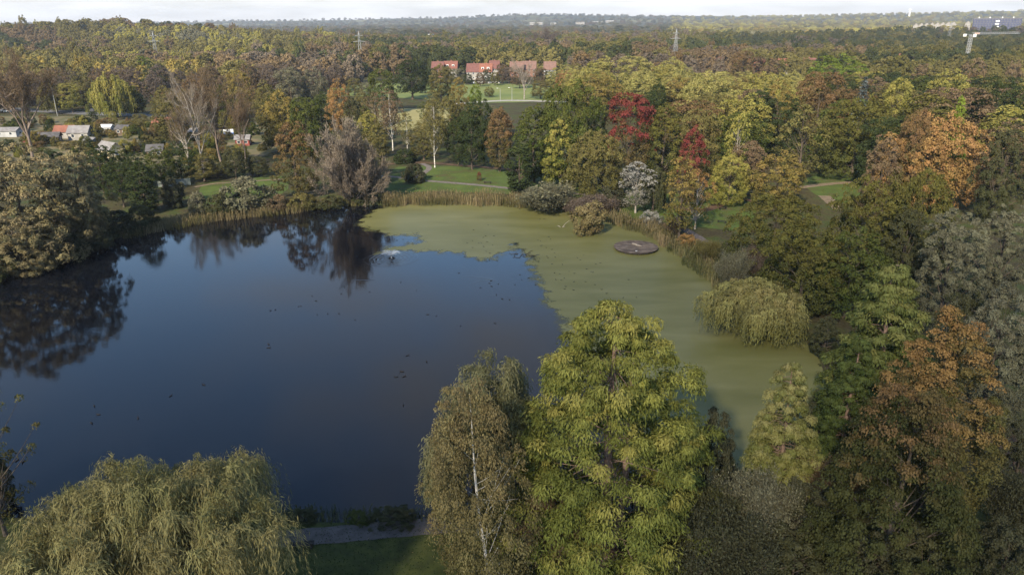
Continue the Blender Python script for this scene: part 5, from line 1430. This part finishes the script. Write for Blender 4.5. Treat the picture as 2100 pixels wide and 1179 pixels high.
def house(loc, L, D, eave, ridge, rz, wall, roof, label, name='house', cat='house', group=None, chimney=1, dormer=False, windows=(3, 2), floors=2, gable=None):
    """gabled box: ridge along local x, front towards local -y"""
    e = tag(empty(name, loc, rz), label, cat, group)
    MB().add([(-L/2,-D/2,-.5),(L/2,-D/2,-.5),(L/2,D/2,-.5),(-L/2,D/2,-.5),(-L/2,-D/2,eave),(L/2,-D/2,eave),(L/2,D/2,eave),(-L/2,D/2,eave),(-L/2,0,ridge-.1),(L/2,0,ridge-.1)],
             [(0,1,5,4),(1,2,6,9,5),(2,3,7,6),(3,0,4,8,7)]).build('wall', wallm(wall), e)
    ov = .35; th = .18; sl = (ridge - eave) / (D / 2)
    rf_ = MB()
    for s in (-1, 1):
        y1 = s * (D / 2 + ov); z1 = eave - sl * ov
        rf_.add([(-L/2-ov, 0, ridge), (L/2+ov, 0, ridge), (L/2+ov, y1, z1), (-L/2-ov, y1, z1), (-L/2-ov, 0, ridge+th), (L/2+ov, 0, ridge+th), (L/2+ov, y1, z1+th), (-L/2-ov, y1, z1+th)],
                [(0,1,2,3),(7,6,5,4),(0,4,5,1),(2,6,7,3),(1,5,6,2),(3,7,4,0)])
    ro = rf_.build('roof', roofm(roof), e)
    for c in range(chimney):
        x = -L / 2 + L * (c + .8) / (chimney + .6)
        MB().box(x - .3, x + .3, .1, .65, ridge - 1.0, ridge + .9).build('chimney', wallm('brick'), ro)
    if dormer:
        for x in (-L * .25, L * .2):
            y0 = -D / 2 * .72; zb = ridge - sl * D / 2 * .72
            MB().box(x - .8, x + .8, y0, y0 + 1.8, zb - .2, zb + 1.35).build('dormer', WHITEP, ro)
            MB().box(x - .5, x + .5, y0 - .03, y0 + .05, zb + .2, zb + 1.1).build('pane', GLASS, ro)
    fh = eave / floors
    for f in range(floors):
        for i in range(windows[0]):
            x = -L / 2 + L * (i + .5) / windows[0]; z = f * fh + fh * .35
            w = MB().box(x - .5, x + .5, -D/2 - .05, -D/2 + .05, z, z + fh * .45).build('window', WHITEP, e)
            MB().box(x - .42, x + .42, -D/2 - .08, -D/2 - .03, z + .08, z + fh * .45 - .08).build('pane', GLASS, w)
    if gable:
        for s in (-1, 1):
            w = MB().box(s * L/2 - .05, s * L/2 + .05, -.5, .5, eave * .35, eave * .8).build('window', WHITEP, e)
            MB().box(s * L/2 - .08, s * L/2 + .08, -.4, .4, eave * .40, eave * .75).build('pane', GLASS, w)
    return e
# terrace beyond the meadow
def hp(px, ridge_y, ridge): 
    p = at(px, ridge_y, ridge); return (p[0], p[1], 0)
for px, ry, L, wall, roof, lab in [
    (898, 127, 8, 'brick', 'darkred', 'dark-roofed terrace house at the left end'),
    (925, 126, 9, 'white', 'red', 'terrace house with white gable wall beside the dark-roofed one'),
    (972, 131, 9, 'white', 'darkred', 'white terrace house with brownish-red roof in the middle group'),
    (997, 131, 8, 'white', 'orange', 'white terrace house with bright orange roof'),
    (1014, 125, 7, 'white', 'darkred', 'terrace house with dark roof behind the orange-roofed one'),
    (1060, 127, 9, 'brick', 'brown', 'brown-roofed terrace house left of the pair behind the bare tree'),
    (1086, 126, 9, 'brick', 'brown', 'brown-roofed terrace house right of the pair behind the bare tree'),
    (1128, 127, 8, 'grey', 'brown', 'small brown-roofed house half hidden right of the terrace'),
    ]:
    house(hp(px, ry, 10), L, 9, 5.2, 10, R(-4), wall, roof, lab, group='terrace houses beyond the meadow', chimney=1, dormer=roof in ('red', 'orange'))
house(hp(1200, 124, 10), 9, 9, 4.5, 10, R(70), 'white', 'brown', 'house with a white gable edge left of the lime row', gable=1)
for px, ry, L, roof, lab in [
    (1480, 122, 15, 'red', 'long red roof left of the rust-orange tree'),
    (1552, 126, 10, 'red', 'small red roof right of the rust-orange tree'),
    (1597, 125, 12, 'orange', 'red roof in the middle of the right-hand row'),
    (1660, 124, 8, 'darkred', 'dark red roof peeping above the lime-green dome'),
    (1862, 115, 12, 'orange', 'bright red roof left of the construction crane'),
    (1996, 117, 9, 'orange', 'red roof at the foot of the construction crane'),
    (2082, 121, 9, 'red', 'red roof at the far right edge'),
    ]:
    house(hp(px, ry - 4, 12), L, 9, 6, 12, R(rsel.uniform(-14, 10)), 'white', roof, lab, group='houses with red roofs on the right', chimney=1)
# garden sheds
for px, by, L, D, ev, rg_, rz, wall, roof, lab in [
    (138, 283, 7, 5, 2.6, 4.4, 4, 'white', 'orange', 'garden house with an orange-red roof'),
    (168, 286, 7.5, 5.5, 2.8, 4.8, 4, 'white', 'grey', 'white garden house with a grey roof and white gable'),
    (70, 291, 7, 4, 2.3, 3.2, -6, 'red', 'dark', 'red-walled garden shed behind the bare tree'),
    (108, 292, 6, 4, 2.2, 3.4, 12, 'wood', 'dark', 'dark-roofed garden shed right of the red one'),
    (20, 280, 9, 5, 2.3, 3.2, 0, 'grey', 'grey', 'low grey-roofed shed at the left edge'),
    (228, 322, 8, 5, 2.6, 4.6, -35, 'cream', 'grey', 'cream-gabled garden house between dark trees'),
    (322, 322, 5, 4, 2.3, 3.8, 10, 'wood', 'dark', 'dark shed with a small black window'),
    (256, 276, 5, 4, 2.3, 3.4, -10, 'wood', 'dark', 'dark brown shed among golden bushes'),
    (338, 262, 8, 5, 2.3, 3.9, 5, 'brick', 'orange', 'low red-roofed garden house near the meadow'),
    (222, 272, 4, 3, 2.2, 2.9, 0, 'grey', 'white', 'small white-roofed greenhouse shed'),
    (500, 298, 5, 4, 2.3, 3.4, 8, 'red', 'grey', 'red shed with a pale roof left of the golden tree'),
    (190, 300, 4, 3, 2.2, 2.9, -20, 'grey', 'grey', 'tiny grey shed below the white garden house'),
    (395, 282, 5, 4, 2.2, 3.2, 14, 'white', 'grey', 'pale shed behind the bare white-limbed tree'),
    ]:
    p = at(px, by, 0)
    house((p[0], p[1], .05), L * .85, D * .85, ev * .92, rg_ * .92, R(rz), wall, roof, lab, 'garden_shed', 'shed', 'sheds in the garden plots', 0, False, (2, 1), 1, gable=1)
# blue and white awning
p = at(470, 284, 0); aw = tag(empty('awning', (p[0], p[1], .05), R(20)), 'blue and white awning in a garden plot', 'awning')
BLUE = noise_mat('blue_canvas', (.09, .16, .42), (.13, .22, .50), 1, .8)
MB().add([(-1.6, -1.3, 2.0), (1.6, -1.3, 2.0), (1.6, 1.3, 2.7), (-1.6, 1.3, 2.7), (-1.6, -1.3, 2.05), (1.6, -1.3, 2.05), (1.6, 1.3, 2.75), (-1.6, 1.3, 2.75)],
         [(0,3,2,1),(4,5,6,7),(0,1,5,4),(1,2,6,5),(2,3,7,6),(3,0,4,7)]).build('canopy', WHITEP, aw)
MB().box(-1.6, 1.6, -1.36, -1.31, 1.5, 2.05).build('valance', BLUE, aw)
for x in (-1.5, 1.5):
    for y in (-1.2, 1.2): MB().tube([(x, y, 0), (x, y, 2.1 if y < 0 else 2.7)], [.04, .04]).build('leg', WHITEP, aw)

# cars on the road
CARW = noise_mat('white_car_paint', (.62, .62, .63), (.70, .70, .70), .5, .3); CARD = noise_mat('dark_car_paint', (.03, .03, .035), (.05, .05, .055), .5, .3); CARG = noise_mat('silver_car_paint', (.35, .36, .38), (.42, .43, .45), .5, .3)
TYRE = noise_mat('tyre', (.015, .015, .015), (.025, .025, .025))
def car(px, py, rz, paint, lab):
    p = at(px, py, 0); e = tag(empty('parked_car', (p[0], p[1], .06), rz), lab, 'car')
    prof = [(-2.1, .35), (-2.15, .75), (-1.9, .92), (-1.35, 1.0), (-.85, 1.42), (.55, 1.45), (1.15, .98), (2.0, .85), (2.15, .6), (2.1, .35)]
    n = len(prof); V = [(x, -.85 + (.12 if z > 1.2 else 0), z) for x, z in prof] + [(x, .85 - (.12 if z > 1.2 else 0), z) for x, z in prof]
    F = [tuple(range(n)), tuple(range(2 * n - 1, n - 1, -1))] + [(i, n + i, n + (i + 1) % n, (i + 1) % n) for i in range(n)]
    MB().add(V, F).build('body', paint, e)
    for s in (-1, 1): MB().add([(-1.2, s * .80, 1.0), (1.0, s * .80, 1.0), (.5, s * .765, 1.36), (-.8, s * .765, 1.36)], [(0, 1, 2, 3)] if s < 0 else [(3, 2, 1, 0)]).build('window', GLASS, e)
    for x in (-1.3, 1.3):
        for s in (-1, 1): MB().tube([(x, s * .70, .33), (x, s * .88, .33)], [.33, .33], 12).add([(x + .33 * math.cos(a / 12 * 6.283), s * .88, .33 + .33 * math.sin(a / 12 * 6.283)) for a in range(12)], [tuple(range(12))]).build('wheel', TYRE, e)
car(8, 227, R(-8), CARG, 'silver car at the left edge of the road')
car(27, 226.5, R(-8), CARW, 'white car on the road beyond the gardens')
car(14, 231, R(-8), CARW, 'white car nearest the gardens on the road')
car(190, 230.5, R(-5), CARD, 'dark car parked under the roadside willow')
# lamp posts
GALV = noise_mat('galvanised_steel', (.22, .22, .21), (.30, .30, .29), 2, .6)
def lamp(px, by, top, lab):
    p = at(px, by, 0); H = at_dist(px, top, math.hypot(p[0], p[1]))[2]
    e = tag(empty('street_lamp', (p[0], p[1], 0)), lab, 'street lamp')
    MB().tube([(0, 0, 0), (0, 0, H * .5), (0, 0, H)], [.13, .10, .07], 8).build('pole', GALV, e)
    MB().tube([(0, 0, H - .05), (-.5, 0, H + .12), (-1.1, 0, H + .15)], [.05, .045, .04], 6).build('arm', GALV, e)
    MB().box(-1.75, -1.0, -.17, .17, H + .08, H + .22).build('lamp_head', WHITEP, e)
lamp(118, 238, 180, 'street lamp beside the road beyond the gardens')
lamp(1026, 206, 182, 'street lamp on the pale road, left of two')
lamp(1050, 207, 181, 'street lamp on the pale road, right of two')
lamp(540, 200, 173, 'street lamp behind the olive trees beyond the gardens')
# white low wall at terrace gardens
for x0, x1, lab in ((970, 990, 'short pale garden wall in front of the terrace'), (1000, 1026, 'longer pale garden wall in front of the terrace')):
    a = at(x0, 171.5, 0); b = at(x1, 171, 0); e = MB()
    e.add([(a[0], a[1], 0), (b[0], b[1], 0), (b[0], b[1] + .3, 0), (a[0], a[1] + .3, 0), (a[0], a[1], 1.1), (b[0], b[1], 1.1), (b[0], b[1] + .3, 1.1), (a[0], a[1] + .3, 1.1)],
          [(0,3,2,1),(4,5,6,7),(0,1,5,4),(1,2,6,5),(2,3,7,6),(3,0,4,7)])
    tag(e.build('garden_wall', WHITEP), lab, 'wall')

# ------------------------------------------------------------------ lattice pylons and crane
STEEL = noise_mat('pylon_steel', (.20, .205, .205), (.27, .275, .275), 1, .7)
def lattice(m, H, w0, w1, n, r, z0=0):
    for i in range(n):
        a, b = z0 + H * i / n, z0 + H * (i + 1) / n; wa, wb = w0 + (w1 - w0) * i / n, w0 + (w1 - w0) * (i + 1) / n
        ca = [(-wa, -wa), (wa, -wa), (wa, wa), (-wa, wa)]; cb = [(-wb, -wb), (wb, -wb), (wb, wb), (-wb, wb)]
        for k in range(4):
            j = (k + 1) % 4
            m.tube([(*ca[k], a), (*cb[k], b)], [r, r], 4); m.tube([(*ca[k], a), (*cb[j], b)], [r * .6, r * .6], 4); m.tube([(*ca[j], a), (*cb[k], b)], [r * .6, r * .6], 4)
def pylon(px, top, H, lab):
    p = at(px, top, H); z = ground_z(p[0], p[1])
    e = tag(empty('electricity_pylon', (p[0], p[1], z), R(15)), lab, 'pylon', 'lattice pylons across the woods')
    m = MB(); lattice(m, H - z - 3, 2.0, .40, 9, .085); m.build('mast', STEEL, e)
    m = MB(); m.add([(-.45, -.45, H - z - 3), (.45, -.45, H - z - 3), (.45, .45, H - z - 3), (-.45, .45, H - z - 3), (0, 0, H - z)], [(0, 1, 4), (1, 2, 4), (2, 3, 4), (3, 0, 4)]); m.build('peak', STEEL, e)
    for k, (zz_, w) in enumerate(((H - z - 4, 3.2), (H - z - 8, 4.6))):
        m = MB(); m.tube([(-w, 0, zz_), (0, 0, zz_ + .7), (w, 0, zz_)], [.10, .14, .10], 4); m.tube([(-w, 0, zz_), (w, 0, zz_)], [.10, .10], 4); m.build('cross_arm', STEEL, e)
    return p
for px, top, H, lab in ((312, 64, 30, 'pale lattice pylon in the left wood'), (735, 63, 30, 'lattice pylon above the mauve wood left of the terrace'), (1388, 58, 30, 'lattice pylon beyond the yellow lime row'), (1952, 44, 32, 'lattice pylon beside the white row houses')):
    pylon(px, top, H, lab)
cp = at(1992, 72, 26.0)
cr_e = tag(empty('construction_crane', (cp[0], cp[1], 0), R(22)), 'grey tower crane reaching out of the right edge', 'crane')
m = MB(); lattice(m, 26, .8, .8, 16, .13); m.build('mast', STEEL, cr_e)
m = MB()
for i in range(22):
    x0, x1 = 1 + i * 2.0, 3 + i * 2.0
    for y in (-.6, .6): m.tube([(x0, y, 26.2), (x1, y, 26.2)], [.10, .10], 4); m.tube([(x0, y, 26.2), ((x0 + x1) / 2, 0, 27.3)], [.06, .06], 4); m.tube([((x0 + x1) / 2, 0, 27.3), (x1, y, 26.2)], [.06, .06], 4)
    m.tube([(x0 - 1, 0, 27.3), (x1 - 1, 0, 27.3)], [.10, .10], 4)
m.build('jib', STEEL, cr_e)
m = MB()
for y in (-.5, .5): m.tube([(0, y, 26.2), (-6.5, y, 26.2)], [.12, .12], 4)
m.build('counter_jib', STEEL, cr_e)
MB().box(-6.5, -5.0, -.6, .6, 25.0, 26.6).build('counterweight', WHITEP, cr_e)
MB().box(.9, 2.4, -1.9, -.7, 24.6, 26.4).build('cab', WHITEP, cr_e)
MB().box(3.0, 7.5, -.05, .05, 26.3, 27.2).build('sign_board', noise_mat('orange_board', (.5, .3, .22), (.6, .42, .34), 1), cr_e)

# ------------------------------------------------------------------ far buildings
def seat(px, y, h, lo=500, hi=4200):
    """where along the pixel column a building of height h just reaches row y"""
    best = None
    for d in range(lo, hi, 15):
        p = at_dist(px, y, d); gz = ground_z(p[0], p[1]); e = abs(p[2] - gz - h)
        if best is None or e < best[0]: best = (e, p, gz)
    return best[1], best[2]
BS = 1.0
NAVY = noise_mat('navy_cladding', (.035, .040, .085), (.055, .060, .11), .3, .7)
p, gz = seat(2046, 39, 20, 1200, 1700); Hb = 20
ab = tag(empty('apartment_block', (p[0], p[1], gz), R(-30)), 'long dark blue apartment block above the right wood', 'building')
MB().box(-31 * BS, 31 * BS, -6, 6, -1, Hb).build('wall', NAVY, ab)
MB().box(-31.4 * BS, 31.4 * BS, -6.4, 6.4, Hb, Hb + .6).build('roof', roofm('grey'), ab)
fl = 6
for i in range(fl):
    for k in range(16):
        x = (-28.5 + k * 3.8) * BS; z = Hb - (i + 1) * 2.9 + .6
        if z < 1: continue
        w = MB().box(x - 1.0, x + 1.0, -6.15, -6.0, z, z + 1.5).build('window', wallm('grey'), ab)
        MB().box(x - .75, x + .85, -6.2, -6.16, z + .15, z + 1.3).build('pane', GLASS, w)
for i in range(3): MB().box(-2, 3, -6.6, -6.25, Hb - 4.5 - i * 4, Hb - 2.6 - i * 4).build('balcony', WHITEP, ab)
for x in (-24, -10, 6, 20): MB().box(x - .6, x + .6, -1, 1, Hb + .6, Hb + 2.4).build('vent', WHITEP, ab)
ORD = ['first', 'second', 'third', 'fourth', 'fifth', 'sixth', 'seventh', 'eighth', 'last']
for i in range(9):
    px = 1880 + i * 11 + (18 if i > 7 else 0)
    p, gz = seat(px, 44.5 - i * .15, 15, 1050, 1500); hz = 15
    house((p[0], p[1], gz), 7, 8, hz - 4, hz, R(62), 'white', 'dark', ORD[i] + ' white-gabled house from the left in the far row before the hill', group='white row houses in front of the hill', chimney=0, windows=(1, 2), gable=1)
for i, (px, y, d, L, h, lab) in enumerate([(1100, 47, 1900, 60, 9, 'long white factory hall left of the dark tree clump'), (1135, 48, 1750, 26, 8, 'short white factory hall in the far middle distance'), (1190, 46, 2000, 40, 10, 'grey-white warehouse right of the dark tree clump'),
                                           (1225, 45, 2050, 46, 9, 'pale warehouse at the right end of the industrial estate'), (1250, 43, 2300, 40, 10, 'distant pale hall on the rise'), (880, 72, 900, 14, 7, 'white house glimpsed in the middle wood'), (1180, 78, 760, 16, 8, 'white house behind the broad mauve tree'), (1205, 74, 800, 9, 8, 'narrow white house right of the broad mauve tree'), (50, 55, 2200, 50, 9, 'pale building on the left horizon')]):
    p, gz = seat(px, y, h); hh = h
    e = tag(empty('factory_hall' if d > 1200 else 'house', (p[0], p[1], gz), R(rsel.uniform(-10, 10))), lab, 'building')
    MB().box(-L/2, L/2, -9, 9, -2, hh).build('wall', MATS.setdefault('wall_white', wallm('white')), e)
    MB().box(-L/2 - .4, L/2 + .4, -9.4, 9.4, hh, hh + .8).build('roof', roofm('white' if i != 2 else 'grey'), e)
    for k in range(max(2, int(L / 9))): MB().box(-L/2 + 3 + k * 8, -L/2 + 7 + k * 8, -9.1, -8.9, hh * .5, hh * .75).build('window', GLASS, e)
p = at_dist(1867, 19, 4200); gz = ground_z(p[0], p[1])
e = tag(empty('water_tower', (p[0], p[1], gz)), 'tiny white tower on the skyline at the right', 'tower')
MB().tube([(0, 0, 0), (0, 0, max(p[2] - gz, 22) - 7)], [4, 4], 10).build('shaft', WHITEP, e)
hh = max(p[2] - gz, 22)
MB().tube([(0, 0, hh - 7), (0, 0, hh - 5.5), (0, 0, hh - 1), (0, 0, hh)], [4, 7, 7, 1], 10).build('tank', WHITEP, e)

# ------------------------------------------------------------------ unseen cloudlike veil added on the sun's side to shade the near shore
cr0 = np.random.default_rng(41)
th, ph2 = np.meshgrid(np.linspace(0, 2 * math.pi, 49)[:-1], np.linspace(.02, math.pi - .02, 26))
D3 = np.stack([np.sin(ph2) * np.cos(th), np.sin(ph2) * np.sin(th), np.cos(ph2)], -1)
lb_ = unit(cr0.normal(size=(26, 3))); rr_ = .72 + .34 * np.clip(((D3 @ lb_.T).max(-1) - .8) / .2, 0, 1)
CV = D3 * rr_[..., None] * np.array([118, 78, 34])
cc = np.array([12, 42, 0]) + np.array(SUN_DIR) * 900
CF = [(i * 48 + j, i * 48 + (j + 1) % 48, (i + 1) * 48 + (j + 1) % 48, (i + 1) * 48 + j) for i in range(25) for j in range(48)]
mt, n, l = new_mat('added_cloud_veil'); out = n.new('ShaderNodeOutputMaterial'); d = n.new('ShaderNodeBsdfDiffuse'); d.inputs[0].default_value = (.85, .86, .88, 1)
t = n.new('ShaderNodeBsdfTransparent'); mm = n.new('ShaderNodeMixShader'); mm.inputs[0].default_value = .68
l.new(d.outputs[0], mm.inputs[1]); l.new(t.outputs[0], mm.inputs[2]); l.new(mm.outputs[0], out.inputs[0])
tag(link('added_cloud', np_mesh('added_cloud', CV.reshape(-1, 3) + cc, CF, smooth=True), None, mt), 'unseen cloudlike veil added high behind the view to shade the near shore', 'added_cloud', None, 'stuff')

# ------------------------------------------------------------------ haze
hz = MB().box(-7300, 7300, -600, 8300, -3, 150).build('haze')
mt, n, l = new_mat('haze_air'); out = n.new('ShaderNodeOutputMaterial'); pv = n.new('ShaderNodeVolumePrincipled')
pv.inputs['Color'].default_value = (.86, .90, 1.0, 1); pv.inputs['Density'].default_value = .00009; pv.inputs['Anisotropy'].default_value = .2
l.new(pv.outputs[0], out.inputs['Volume'])
hz.data.materials.append(mt)
tag(hz, 'thin blue autumn haze over the land', 'haze', None, 'stuff')
